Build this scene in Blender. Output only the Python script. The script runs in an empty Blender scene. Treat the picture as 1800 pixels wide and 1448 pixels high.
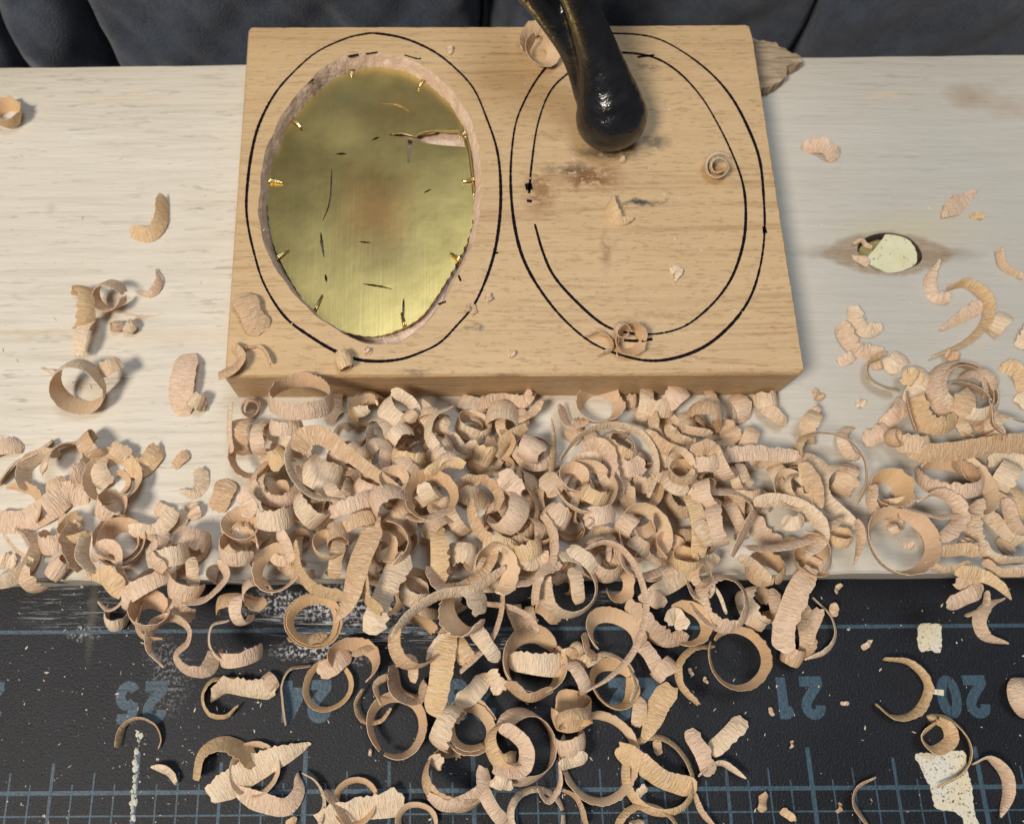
import bpy, bmesh, math, random
import numpy as np
from mathutils import Vector, Matrix

random.seed(7); rng = np.random.default_rng(7)
rad = math.radians
SC = bpy.context.scene
COL = SC.collection

# ------------------------------------------------------------------ camera
W, Hpx = 1800.0, 1448.0
FPX, PX, PY = 1450.0, 760.0, 724.0
PITCH, ROLL, CAMZ = rad(72.6), rad(0.4), 0.135
_d = Vector((0, math.cos(PITCH), -math.sin(PITCH)))
_r0 = Vector((1, 0, 0)); _u0 = Vector((0, math.sin(PITCH), math.cos(PITCH)))
_r = _r0 * math.cos(ROLL) - _u0 * math.sin(ROLL)
_u = _r0 * math.sin(ROLL) + _u0 * math.cos(ROLL)
cam = bpy.data.cameras.new('camera'); camo = bpy.data.objects.new('camera', cam); COL.objects.link(camo)
cam.sensor_width = 36; cam.sensor_fit = 'HORIZONTAL'; cam.lens = FPX / W * 36
cam.shift_x = (W / 2 - PX) / W
cam.clip_start = 0.005; cam.clip_end = 50
m = Matrix((_r, _u, -_d)).transposed().to_4x4(); m.translation = Vector((0, 0, CAMZ)); camo.matrix_world = m
cam.dof.use_dof = True; cam.dof.focus_distance = 0.121; cam.dof.aperture_fstop = 24
SC.camera = camo

# ------------------------------------------------------------------ world, lamps, exposure
wd = bpy.data.worlds.new('World'); SC.world = wd; wd.use_nodes = True
bg = wd.node_tree.nodes['Background']; bg.inputs[0].default_value = (0.80, 0.88, 1.0, 1); bg.inputs[1].default_value = 0.10
def area(name, loc, target, size, power, col, shape='DISK'):
    l = bpy.data.lights.new(name, 'AREA'); l.shape = shape; l.size = size; l.energy = power; l.color = col
    o = bpy.data.objects.new(name, l); COL.objects.link(o); o.location = loc
    o.rotation_euler = (Vector(target) - Vector(loc)).to_track_quat('-Z', 'Y').to_euler(); return o
area('warm_bench_lamp', (-0.33, -0.21, 0.60), (0.0, 0.03, 0), 0.17, 4.8, (1.0, 0.90, 0.78))
area('cool_ceiling_light', (0.12, 0.22, 0.85), (0.03, 0.03, 0), 0.32, 2.6, (0.80, 0.89, 1.0))
SC.view_settings.view_transform = 'Standard'; SC.view_settings.look = 'None'
SC.view_settings.exposure = 0.0; SC.view_settings.gamma = 1.0; SC.view_settings.use_curve_mapping = False
SC.render.resolution_x = 1024; SC.render.resolution_y = 823

# ------------------------------------------------------------------ helpers
MM = 0.001
Z_BOARD, Z_BLOCK = 0.008, 0.0179
def U(px, py, z):
    """point of the plane at height z that the photograph's pixel looks at"""
    v = _d * FPX + _r * (px - PX) - _u * (py - PY)
    return Vector((0, 0, CAMZ)) + v * ((z - CAMZ) / v.z)
def scale_at(p):
    return (Vector(p) - Vector((0, 0, CAMZ))).dot(_d) / FPX
def smooth_path(pts, n, closed=False):
    P = np.array(pts, float); k = len(P)
    if closed: Q = np.vstack([P[-1:], P, P[:2]]); segs = k
    else: Q = np.vstack([2 * P[0] - P[1], P, 2 * P[-1] - P[-2]]); segs = k - 1
    out = []
    for i in range(segs):
        p0, p1, p2, p3 = Q[i], Q[i + 1], Q[i + 2], Q[i + 3]
        for t in np.linspace(0, 1, 12, endpoint=False):
            out.append(.5 * (2 * p1 + (p2 - p0) * t + (2 * p0 - 5 * p1 + 4 * p2 - p3) * t * t + (3 * p1 - p0 - 3 * p2 + p3) * t ** 3))
    out.append(P[0] if closed else P[-1]); out = np.array(out)
    L = np.concatenate([[0], np.cumsum(np.linalg.norm(np.diff(out[:, :2], axis=0), axis=1))])
    s = np.linspace(0, L[-1], n, endpoint=not closed)
    return np.stack([np.interp(s, L, out[:, c]) for c in range(out.shape[1])], 1)
def mesh_obj(name, verts, faces, mats, parent=None, loc=(0, 0, 0), smooth=False, midx=None):
    me = bpy.data.meshes.new(name); me.from_pydata([tuple(v) for v in verts], [], faces)
    for mt in (mats if isinstance(mats, (list, tuple)) else [mats]): me.materials.append(mt)
    if midx is not None: me.polygons.foreach_set('material_index', midx)
    if smooth: me.polygons.foreach_set('use_smooth', [True] * len(faces))
    me.update()
    o = bpy.data.objects.new(name, me); COL.objects.link(o); o.location = loc
    if parent: o.parent = parent; o.matrix_parent_inverse = parent.matrix_world.inverted() if False else Matrix.Translation(-Vector(parent.location))
    return o
def from_bm(name, bm, mats, parent=None, smooth=False):
    me = bpy.data.meshes.new(name); bm.to_mesh(me); bm.free()
    for mt in (mats if isinstance(mats, (list, tuple)) else [mats]): me.materials.append(mt)
    if smooth: me.polygons.foreach_set('use_smooth', [True] * len(me.polygons))
    o = bpy.data.objects.new(name, me); COL.objects.link(o)
    if parent: o.parent = parent; o.matrix_parent_inverse = Matrix.Translation(-Vector(parent.location))
    return o
def tag(o, label=None, cat=None, group=None, kind=None):
    if label: o['label'] = label
    if cat: o['category'] = cat
    if group: o['group'] = group
    if kind: o['kind'] = kind
    return o
def empty(name, loc):
    o = bpy.data.objects.new(name, None); COL.objects.link(o); o.location = loc; o.empty_display_size = .005; return o
def fill_loops(bm, loops):
    edges = []
    for lp in loops:
        vs = [v if isinstance(v, bmesh.types.BMVert) else bm.verts.new(v) for v in lp]
        for i in range(len(vs)):
            a, b = vs[i], vs[(i + 1) % len(vs)]
            e = bm.edges.get((a, b)) or bm.edges.new((a, b)); edges.append(e)
    return bmesh.ops.triangle_fill(bm, use_beauty=True, use_dissolve=False, edges=edges, normal=(0, 0, 1))
def ring_bridge(bm, a, b, mat=0):
    n = len(a)
    for i in range(n):
        f = bm.faces.new((a[i], a[(i + 1) % n], b[(i + 1) % n], b[i])); f.material_index = mat
def sheet_stroke(pts, width, z, wob=0.0):
    """flat stroke on plane z following 2-D points; returns verts, faces"""
    P = np.array(pts); T = np.gradient(P, axis=0); T /= np.linalg.norm(T, axis=1)[:, None] + 1e-12
    N = np.stack([-T[:, 1], T[:, 0]], 1); n = len(P)
    w = np.full(n, width) * (1 + wob * (rng.random(n) - .5) * 2) if np.isscalar(width) else np.array(width)
    L = P + N * w[:, None] / 2; R = P - N * w[:, None] / 2
    v = [(x, y, z) for x, y in L] + [(x, y, z) for x, y in R]
    f = [(i, n + i, n + i + 1, i + 1) for i in range(n - 1)]
    return v, f

# ------------------------------------------------------------------ material builder
class NT:
    def __init__(s, name):
        s.m = bpy.data.materials.new(name); s.m.use_nodes = True; s.t = s.m.node_tree
        s.b = s.t.nodes['Principled BSDF']; s.out = s.t.nodes['Material Output']
    def n(s, typ, **kw):
        nd = s.t.nodes.new(typ)
        for k, v in kw.items():
            if k.startswith('i_'):
                nd.inputs[k[2:].replace('_', ' ')].default_value = v
            else: setattr(nd, k, v)
        return nd
    def l(s, a, b): s.t.links.new(a, b)
    def pos(s, scale=(1, 1, 1), loc=(0, 0, 0), src='pos'):
        if src == 'pos': g = s.n('ShaderNodeNewGeometry').outputs['Position']
        elif src == 'uv': g = s.n('ShaderNodeUVMap').outputs['UV']
        else: g = s.n('ShaderNodeTexCoord').outputs['Object']
        mp = s.n('ShaderNodeMapping'); mp.inputs['Scale'].default_value = scale; mp.inputs['Location'].default_value = loc
        s.l(g, mp.inputs['Vector']); return mp.outputs[0]
    def noise(s, vec, scale=1, detail=4, rough=.55, dist=0):
        nd = s.n('ShaderNodeTexNoise'); nd.inputs['Scale'].default_value = scale; nd.inputs['Detail'].default_value = detail
        nd.inputs['Roughness'].default_value = rough; nd.inputs['Distortion'].default_value = dist
        s.l(vec, nd.inputs['Vector']); return nd.outputs['Fac']
    def ramp(s, fac, stops):
        r = s.n('ShaderNodeValToRGB'); e = r.color_ramp.elements
        while len(e) < len(stops): e.new(.5)
        for el, (p, c) in zip(e, stops):
            el.position = p; el.color = (c, c, c, 1) if not isinstance(c, tuple) else (*c, 1)
        s.l(fac, r.inputs[0]); return r.outputs[0]
    def mix(s, fac, a, b, mode='MIX'):
        nd = s.n('ShaderNodeMix', data_type='RGBA', blend_type=mode)
        for inp, v in ((nd.inputs[0], fac), (nd.inputs[6], a), (nd.inputs[7], b)):
            if hasattr(v, 'links') or hasattr(v, 'is_output'): s.l(v, inp)
            elif isinstance(v, tuple): inp.default_value = (*v, 1)
            else: inp.default_value = v
        return nd.outputs[2]
    def math(s, op, a, b=0.0, clamp=False):
        nd = s.n('ShaderNodeMath', operation=op, use_clamp=clamp)
        for inp, v in ((nd.inputs[0], a), (nd.inputs[1], b)):
            if hasattr(v, 'is_output'): s.l(v, inp)
            else: inp.default_value = v
        return nd.outputs[0]
    def blob(s, c, rx, ry, ang=0.0, soft=(0.55, 1.0), warp=0.0, wscale=400):
        """1 inside an ellipse of the surface (world x, y), 0 outside"""
        g = s.n('ShaderNodeNewGeometry').outputs['Position']
        if warp:
            nz = s.n('ShaderNodeTexNoise'); nz.inputs['Scale'].default_value = wscale; nz.inputs['Detail'].default_value = 4; s.l(g, nz.inputs['Vector'])
            sub = s.n('ShaderNodeVectorMath', operation='SUBTRACT'); s.l(nz.outputs['Color'], sub.inputs[0]); sub.inputs[1].default_value = (.5, .5, .5)
            sc = s.n('ShaderNodeVectorMath', operation='SCALE'); s.l(sub.outputs[0], sc.inputs[0]); sc.inputs['Scale'].default_value = warp
            ad = s.n('ShaderNodeVectorMath', operation='ADD'); s.l(g, ad.inputs[0]); s.l(sc.outputs[0], ad.inputs[1]); g = ad.outputs[0]
        mp = s.n('ShaderNodeMapping', vector_type='TEXTURE'); mp.inputs['Location'].default_value = (c[0], c[1], 0)
        mp.inputs['Rotation'].default_value = (0, 0, ang); mp.inputs['Scale'].default_value = (rx, ry, 1e6); s.l(g, mp.inputs['Vector'])
        ln = s.n('ShaderNodeVectorMath', operation='LENGTH'); s.l(mp.outputs[0], ln.inputs[0])
        return s.ramp(ln.outputs['Value'], [(soft[0], 1.0), (soft[1], 0.0)])
    def bump(s, h, dist, strength=1.0, prev=None):
        b = s.n('ShaderNodeBump'); b.inputs['Distance'].default_value = dist; b.inputs['Strength'].default_value = strength
        s.l(h, b.inputs['Height'])
        if prev: s.l(prev, b.inputs['Normal'])
        s.l(b.outputs[0], s.b.inputs['Normal']); return b.outputs[0]
    def col(s, v):
        if isinstance(v, tuple): s.b.inputs['Base Color'].default_value = (*v, 1)
        else: s.l(v, s.b.inputs['Base Color'])
    def set(s, **kw):
        for k, v in kw.items():
            i = s.b.inputs[k.replace('_', ' ')]
            if hasattr(v, 'is_output'): s.l(v, i)
            else: i.default_value = v
        return s.m

def wp(px, py, z): p = U(px, py, z); return (p.x, p.y)

# ---- pine board
def mat_pine():
    k = NT('pine')
    g1 = k.noise(k.pos((55, 900, 55)), 1, 5, .6, .4)
    g2 = k.noise(k.pos((14, 110, 14)), 1, 4, .6, 1.2)
    c = k.ramp(g2, [(.3, (.62, .545, .425)), (.55, (.68, .62, .51)), (.75, (.69, .64, .55))])
    c = k.mix(.6, c, k.ramp(g1, [(.28, (.50, .45, .365)), (.5, (.64, .59, .50)), (.75, (.70, .655, .575))]))
    fl = k.math('MULTIPLY', k.ramp(k.noise(k.pos((190, 1500, 190)), 1, 3, .6), [(.60, 0), (.66, 1)]), k.ramp(k.noise(k.pos((40, 40, 40)), 1, 2), [(.36, .1), (.6, 1)]))
    c = k.mix(k.math('MULTIPLY', fl, .42), c, (.22, .18, .13))
    # greyer half (cool daylight painted into the colour), brown dirt, knot halo with pitch streaks
    c = k.mix(k.math('MULTIPLY', k.blob(wp(1700, 560, Z_BOARD), .050, .095, 0, (.35, 1.0), .02, 30), .68), c, (.44, .43, .39))
    kc = wp(1560, 446, Z_BOARD)
    lens = k.math('MINIMUM', k.blob((kc[0], kc[1] - .0067), .0150, .0112, 0, (.93, 1.0), .0022, 260), k.blob((kc[0], kc[1] + .0067), .0150, .0112, 0, (.93, 1.0), .0022, 260))
    c = k.mix(k.math('MULTIPLY', k.blob((kc[0] + .004, kc[1] + .004), .016, .006, .1, (.2, 1.0), .004, 200), .45), c, (.56, .48, .26))
    c = k.mix(k.math('MULTIPLY', k.blob(kc, .0185, .0020, -.03, (.3, 1.0), .003, 220), .85), c, (.25, .18, .11))
    c = k.mix(k.math('MULTIPLY', lens, .80), c, k.ramp(k.noise(k.pos((350, 2200, 350)), 1, 4, .6, 1.0), [(.3, (.24, .165, .10)), (.7, (.42, .32, .215))]))
    for px, py, rx, ry, am, cc in ((1705, 170, .006, .004, .6, (.36, .23, .14)), (1770, 190, .006, .003, .45, (.40, .28, .18)), (1560, 168, .006, .0012, .5, (.72, .54, .33)),
                                   (1480, 840, .010, .003, .3, (.45, .36, .22)), (250, 170, .02, .0015, .4, (.66, .50, .34)), (240, 553, .006, .0004, .8, (.5, .3, .16)), (90, 370, .0014, .0012, .5, (.45, .40, .34)), (60, 585, .012, .0009, .5, (.55, .40, .22)), (330, 590, .03, .002, .3, (.60, .47, .28))):
        c = k.mix(k.math('MULTIPLY', k.blob(wp(px, py, Z_BOARD), rx, ry, .02, (.1, 1.0), .004, 300), am), c, cc)
    k.col(c); k.bump(k.math('ADD', g1, k.math('MULTIPLY', k.noise(k.pos((200, 1500, 200)), 1, 3), .6)), .00022, .8)
    return k.set(Roughness=.62)
def mat_maple(name='maple', side=False):
    k = NT(name)
    g1 = k.noise(k.pos((60, 800, 800)), 1, 6, .66, .6)
    g2 = k.noise(k.pos((9, 75, 75)), 1, 4, .5, 1.5)
    lines = k.ramp(k.noise(k.pos((10, 340, 340)), 1, 2, .5, .7), [(.53, 0), (.565, 1), (.575, 1), (.60, 0)])
    pores = k.ramp(k.noise(k.pos((520, 2600, 2600)), 1, 2), [(.58, 0), (.68, 1)])
    a, b = ((.40, .26, .135), (.50, .34, .19)) if side else ((.545, .365, .185), (.61, .425, .228))
    c = k.ramp(g2, [(.3, a), (.7, b)])
    c = k.mix(.4, c, k.ramp(g1, [(.3, (.48, .31, .145)), (.55, (.61, .425, .225)), (.8, (.67, .485, .275))]))
    c = k.mix(k.math('MULTIPLY', k.math('MULTIPLY', lines, k.ramp(k.noise(k.pos((45, 45, 45)), 1, 2), [(.35, .2), (.6, 1)])), .45), c, (.34, .18, .075))
    c = k.mix(k.math('MULTIPLY', pores, .42), c, (.32, .19, .09))
    if not side:
        z = Z_BLOCK
        n2 = k.ramp(k.noise(k.pos((600, 1100, 700)), 1, 4, .7), [(.36, 0), (.52, 1)])
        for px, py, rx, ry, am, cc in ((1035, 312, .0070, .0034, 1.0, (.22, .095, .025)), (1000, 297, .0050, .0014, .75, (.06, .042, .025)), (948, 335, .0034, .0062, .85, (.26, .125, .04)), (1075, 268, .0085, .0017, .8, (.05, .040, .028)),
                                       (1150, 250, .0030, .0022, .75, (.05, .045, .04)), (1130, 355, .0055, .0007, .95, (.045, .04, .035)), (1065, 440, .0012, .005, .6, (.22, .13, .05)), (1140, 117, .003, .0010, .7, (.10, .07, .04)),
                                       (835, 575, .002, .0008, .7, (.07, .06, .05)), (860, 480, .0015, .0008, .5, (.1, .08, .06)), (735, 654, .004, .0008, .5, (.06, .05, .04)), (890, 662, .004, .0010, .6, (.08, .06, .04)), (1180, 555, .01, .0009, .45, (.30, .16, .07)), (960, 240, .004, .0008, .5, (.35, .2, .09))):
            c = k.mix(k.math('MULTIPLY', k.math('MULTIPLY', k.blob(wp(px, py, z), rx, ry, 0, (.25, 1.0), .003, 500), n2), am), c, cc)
    k.col(c); h = k.math('ADD', g1, k.math('MULTIPLY', pores, -.35)); k.bump(h, .00012 if not side else .0003, .9)
    return k.set(Roughness=.48)
def mat_fresh():
    k = NT('fresh_cut_maple')
    n = k.noise(k.pos((500, 500, 500)), 1, 4, .6)
    k.col(k.ramp(n, [(.3, (.58, .41, .30)), (.7, (.76, .60, .48))]))
    k.bump(k.noise(k.pos((700, 700, 700)), 1, 4, .65), .0006, .9); return k.set(Roughness=.7)
def mat_shaving(name, inner):
    k = NT(name)
    oi = k.n('ShaderNodeObjectInfo')
    sh = k.n('ShaderNodeVectorMath', operation='ADD'); s3 = k.n('ShaderNodeVectorMath', operation='SCALE')
    cb = k.n('ShaderNodeCombineXYZ'); k.l(oi.outputs['Random'], cb.inputs[0]); k.l(oi.outputs['Random'], cb.inputs[2]); k.l(cb.outputs[0], s3.inputs[0]); s3.inputs['Scale'].default_value = 97
    k.l(k.pos((1, 1, 1), src='uv'), sh.inputs[0]); k.l(s3.outputs[0], sh.inputs[1]); uv = sh.outputs[0]
    def mp(sc):
        q = k.n('ShaderNodeMapping'); q.inputs['Scale'].default_value = sc; k.l(uv, q.inputs['Vector']); return q.outputs[0]
    ribs = k.noise(mp((3.7, .62, 1)), 1, 2.5, .5, .9)
    fine = k.noise(mp((6, 1.3, 1)), 1, 3, .6, .3)
    broad = k.noise(mp((.14, .3, 1)), 1, 2)
    tint = oi.outputs['Color']
    if inner: tint = k.mix(.55, tint, (.68, .44, .235))
    c = k.mix(k.ramp(broad, [(.38, .0), (.72, .45)]), tint, (.70, .47, .285))
    c = k.mix(k.math('MULTIPLY', k.ramp(ribs, [(.34, 1), (.47, 0)]), .28 if not inner else .14), c, (.58, .38, .22))
    c = k.mix(k.math('MULTIPLY', k.ramp(ribs, [(.52, 0), (.68, 1)]), .5 if not inner else .2), c, (.95, .82, .66))
    c = k.mix(k.math('MULTIPLY', k.ramp(fine, [(.62, 0), (.74, 1)]), .25), c, (.42, .26, .14))
    k.col(c)
    k.bump(k.math('ADD', ribs, k.math('MULTIPLY', fine, .3)), .00035 if not inner else .00012, 1.0)
    k.set(Roughness=.72 if not inner else .6)
    tr = k.n('ShaderNodeBsdfTranslucent'); k.l(c, tr.inputs[0]); ms = k.n('ShaderNodeMixShader'); ms.inputs[0].default_value = .15
    k.l(k.b.outputs[0], ms.inputs[1]); k.l(tr.outputs[0], ms.inputs[2]); k.l(ms.outputs[0], k.out.inputs['Surface'])
    return k.m
def mat_mat():
    k = NT('black_cutting_mat')
    gr = k.noise(k.pos((2600, 2600, 2600)), 1, 3, .6); big = k.noise(k.pos((60, 60, 60)), 1, 4)
    c = k.ramp(big, [(.3, (.007, .008, .011)), (.7, (.013, .0145, .019))])
    dust = k.ramp(k.noise(k.pos((5200, 5200, 5200)), 1, 1), [(.70, 0), (.76, 1)])
    c = k.mix(k.math('MULTIPLY', dust, .22), c, (.4, .38, .35))
    strk = k.ramp(k.noise(k.pos((110, 2100, 400), (0, 0, 0)), 1, 5, .7, 1.0), [(.53, 0), (.60, 1)])
    spk = k.ramp(k.noise(k.pos((1800, 1800, 1800)), 1, 3, .6), [(.50, 0), (.58, 1)])
    for px, py, rx, ry, an, am, nz in ((600, 1062, .0115, .0036, -.03, 1.0, spk), (480, 1060, .007, .0026, 0, .75, spk), (600, 1098, .020, .0036, -.10, 1.0, strk), (520, 1145, .0045, .0016, 0, .7, spk), (570, 1150, .009, .0012, -.1, .7, spk),
                                       (95, 1045, .006, .0020, .2, .45, strk), (130, 1080, .010, .0030, -.05, .5, strk), (150, 1115, .003, .0011, 0, .6, spk), (210, 1050, .005, .0016, -.05, .5, strk), (300, 1170, .004, .006, .6, .22, spk), (290, 1225, .0035, .004, .5, .16, spk), (860, 1130, .012, .003, -.08, .7, strk), (1080, 1047, .007, .0010, 0, .5, strk)):
        c = k.mix(k.math('MULTIPLY', k.math('MULTIPLY', k.blob(wp(px, py, 0), rx, ry, an, (.3, 1.0), .003, 400), nz), am), c, (.62, .62, .64))
    crk = k.blob(wp(162, 1080, 0), .0010, .009, 0.02, (.2, 1.0), .0006, 600)
    c = k.mix(k.math('MULTIPLY', crk, .6), c, (.10, .09, .07))
    k.col(c); k.bump(gr, .00018, .8); return k.set(Roughness=.5, Specular_IOR_Level=.28)
def mat_print():
    k = NT('worn_blue_print')
    w = k.ramp(k.noise(k.pos((1500, 1500, 1500)), 1, 3, .6), [(.30, .35), (.42, 1)])
    w = k.math('MULTIPLY', w, k.ramp(k.noise(k.pos((120, 120, 120)), 1, 2), [(.3, .7), (.6, 1)]))
    k.col(k.mix(w, (.014, .014, .015), (.040, .083, .118)))
    k.bump(k.noise(k.pos((1500, 1500, 1500)), 1, 3, .6), .0003, .8); return k.set(Roughness=.5)
def mat_tape():
    k = NT('stuck_paper')
    s = k.ramp(k.noise(k.pos((2600, 2600, 2600)), 1, 4, .65), [(.33, 1), (.43, 0)])
    b = k.ramp(k.noise(k.pos((160, 160, 160)), 1, 3), [(.35, (.68, .66, .58)), (.6, (.70, .62, .44))])
    k.col(k.mix(s, b, (.03, .03, .035))); k.bump(k.noise(k.pos((1500, 1500, 1500)), 1, 3), .0002, .8); return k.set(Roughness=.8)
def mat_brass():
    k = NT('brushed_brass')
    br = k.noise(k.pos((2600, 70, 70)), 1, 4, .6); br2 = k.noise(k.pos((300, 70, 70)), 1, 3, .6); bl = k.noise(k.pos((90, 90, 90)), 1, 4, .5)
    c = k.ramp(bl, [(.3, (.66, .505, .18)), (.7, (.73, .57, .215))])
    c = k.mix(k.math('MULTIPLY', k.ramp(br2, [(.45, 0), (.7, 1)]), .12), c, (.36, .30, .15))
    zb = Z_BLOCK - .0022
    # warm copper-coloured and darker patches: reflections painted into the brass colour
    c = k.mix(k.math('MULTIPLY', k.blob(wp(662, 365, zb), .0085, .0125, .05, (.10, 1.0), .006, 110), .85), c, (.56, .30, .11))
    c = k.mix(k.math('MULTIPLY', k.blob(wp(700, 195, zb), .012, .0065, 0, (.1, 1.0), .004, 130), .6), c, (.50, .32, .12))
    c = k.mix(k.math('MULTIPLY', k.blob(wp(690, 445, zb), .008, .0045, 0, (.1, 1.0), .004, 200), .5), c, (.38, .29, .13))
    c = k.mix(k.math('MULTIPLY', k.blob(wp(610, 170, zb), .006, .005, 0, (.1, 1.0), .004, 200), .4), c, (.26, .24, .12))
    k.col(c); k.bump(k.math('ADD', k.math('MULTIPLY', br, .35), k.math('MULTIPLY', bl, 3.0)), .00006, .5)
    return k.set(Metallic=1.0, Roughness=k.ramp(bl, [(.3, .28), (.7, .38)]))
def simple(name, col, rough=.5, metal=0.0, bump=None):
    k = NT(name)
    if bump: k.bump(k.noise(k.pos((bump[0],) * 3), 1, 4, .6), bump[1], .9)
    k.col(col); return k.set(Roughness=rough, Metallic=metal)
def mat_iron():
    k = NT('black_enamelled_iron')
    a = k.noise(k.pos((420, 420, 420)), 1, 4, .6); b = k.noise(k.pos((1300, 1300, 1300)), 1, 3, .6)
    k.col(k.ramp(a, [(.3, (.006, .006, .007)), (.7, (.015, .015, .018))]))
    k.bump(k.math('ADD', a, k.math('MULTIPLY', b, .3)), .0004, .6); return k.set(Roughness=k.ramp(b, [(.3, .14), (.7, .28)]), Specular_IOR_Level=.7)
def mat_cloth():
    k = NT('navy_cloth')
    n = k.noise(k.pos((240, 240, 240)), 1, 5, .65); f = k.noise(k.pos((2500, 2500, 2500)), 1, 2)
    k.col(k.mix(k.ramp(f, [(.45, 0), (.7, .35)]), k.ramp(n, [(.35, (.024, .033, .054)), (.65, (.052, .068, .100))]), (.10, .12, .16)))
    k.bump(f, .0003, .8); k.set(Roughness=.95); k.b.inputs['Sheen Weight'].default_value = .25; return k.m
def mat_scrap():
    k = NT('weathered_scrap'); g = k.noise(k.pos((120, 900, 900)), 1, 5, .65, .8)
    k.col(k.ramp(g, [(.3, (.26, .18, .105)), (.55, (.52, .40, .265)), (.8, (.62, .50, .36))])); k.bump(g, .0009, 1); return k.set(Roughness=.8)
def mat_yellow():
    k = NT('speckled_yellow_filler')
    s = k.ramp(k.noise(k.pos((1400, 1400, 1400)), 1, 2), [(.30, 1), (.36, 0)])
    k.col(k.mix(s, k.ramp(k.noise(k.pos((250, 250, 250)), 1, 3), [(.3, (.66, .62, .36)), (.7, (.74, .71, .50))]), (.10, .09, .05))); return k.set(Roughness=.55)

M_PINE, M_MAPLE, M_SIDE, M_FRESH = mat_pine(), mat_maple(), mat_maple('maple_end', True), mat_fresh()
M_OUT, M_IN = mat_shaving('shaving_rough_face', False), mat_shaving('shaving_smooth_face', True)
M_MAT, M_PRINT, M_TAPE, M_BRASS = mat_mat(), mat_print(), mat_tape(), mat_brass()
M_INK = simple('marker_ink', (.008, .006, .010), .9); M_INK.node_tree.nodes['Principled BSDF'].inputs['Specular IOR Level'].default_value = .1
M_WIRE = simple('gold_wire', (.84, .68, .32), .22, 1.0)
M_IRON, M_CLOTH, M_SCRAP, M_YEL = mat_iron(), mat_cloth(), mat_scrap(), mat_yellow()
M_BARK = simple('knot_bark', (.035, .022, .018), .7, 0, (900, .0006))
M_OLIVE = simple('old_filler', (.30, .26, .10), .5, 0, (400, .0005))
M_DUST = simple('wood_dust', (.72, .62, .50), .8)
M_GLUE = simple('dried_glue', (.62, .60, .52), .5)

# ------------------------------------------------------------------ cutting mat
mat = empty('cutting_mat', U(900, 1200, -.002))
tag(mat, 'black self-healing cutting mat with blue inch grid and upside-down numerals', 'cutting mat')
bm = bmesh.new(); bmesh.ops.create_cube(bm, size=1)
for v in bm.verts: v.co = Vector((v.co.x * .36 + .01, -.03 + v.co.y * .20, -.001 + v.co.z * .002))
from_bm('mat_sheet', bm, M_MAT, mat)
ZL = .00002
o21 = U(1419, 1315, 0); INCH = .0254
y_top = U(900, 1105, 0).y; y_grid = U(900, 1388, 0).y
def hline(y, w): 
    v, f = sheet_stroke([(x, y) for x in np.linspace(-.12, .14, 40)], w, ZL + .00001); mesh_obj('grid_line', v, f, M_PRINT, mat)
hline(y_top, .00058); hline(y_grid, .00062)
for i in range(1, 6): hline(y_grid - i * INCH / 8, .00026)
y_num = U(1409, 1226, 0).y
for n8 in range(-40, 26):
    x = o21.x + n8 * INCH / 8
    if not -.09 < x < .11: continue
    if n8 % 8 == 0: y0, w = U(1413, 1313, 0).y, .00070
    elif n8 % 4 == 0: y0, w = U(1563, 1331, 0).y, .00048
    elif n8 % 2 == 0: y0, w = U(900, 1352, 0).y, .00026
    else: y0, w = U(900, 1373, 0).y, .00024
    v, f = sheet_stroke([(x, y) for y in np.linspace(y0, y_grid - .02, 16)], w, ZL); mesh_obj('grid_line', v, f, M_PRINT, mat)
def arc(cx, cy, rx, ry, a0, a1, n=16): return [(cx + rx * math.cos(rad(a)), cy + ry * math.sin(rad(a))) for a in np.linspace(a0, a1, n)]
DIG = {'2': [arc(.30, .70, .19, .20, 185, -25) + [(.40, .50), (.26, .33), (.14, .20), (.10, .10)], [(.0, .105), (.60, .105)]],
       '5': [[(.54, .895), (.12, .895)], [(.155, .90), (.13, .50)], arc(.30, .34, .20, .235, 145, -150)],
       '4': [[(.43, 0), (.43, 1.0)], [(.40, .95), (.08, .33)], [(0, .29), (.60, .29)]],
       '1': [[(.36, 0), (.36, 1.0)], [(.40, .90), (.12, .80)]],
       '0': [arc(.30, .5, .19, .40, 0, 360, 30)],
       '6': [arc(.30, .30, .19, .20, 0, 360, 24), [(.11, .32), (.13, .62), (.24, .82), (.44, .90)]],
       '3': [arc(.27, .70, .19, .20, 150, -80), arc(.28, .30, .21, .20, 80, -150)]}
HN = .0061
for val in range(20, 27):
    cx = o21.x + (21 - val) * INCH - .0003
    for ci, ch in enumerate(str(val)):
        V, F = [], []
        for si_, st in enumerate(DIG[ch]):
            pts = smooth_path(st, 26) if len(st) > 2 else np.array([np.array(st[0]) + (np.array(st[1]) - np.array(st[0])) * t for t in np.linspace(0, 1, 6)])
            # upright text coordinates, then turned half round
            q = [(cx - ((p[0] - .30) * .95 + (ci - .5) * .70) * HN, y_num - (p[1] - .5) * HN) for p in pts]
            v, f = sheet_stroke(q, .0015, ZL + .000004 * (1 + si_)); F += [tuple(i + len(V) for i in t_) for t_ in f]; V += v
        mesh_obj('numeral', V, F, M_PRINT, mat)
def poly_sheet(name, px, z, mt, thick, parent=None, jit=0):
    bm = bmesh.new(); P = [U(x + random.uniform(-jit, jit), y + random.uniform(-jit, jit), z) for x, y in px]
    lo = [bm.verts.new(p) for p in P]; hi = [bm.verts.new(p + Vector((0, 0, thick))) for p in P]
    ring_bridge(bm, lo, hi); fill_loops(bm, [hi]); bmesh.ops.recalc_face_normals(bm, faces=bm.faces)
    return from_bm(name, bm, mt, parent)
t = poly_sheet('paper_scrap', smooth_path([(1615, 1100), (1640, 1096), (1653, 1100), (1653, 1144), (1634, 1143), (1615, 1142)], 40, True), 0, M_TAPE, .00012, jit=1.2)
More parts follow.
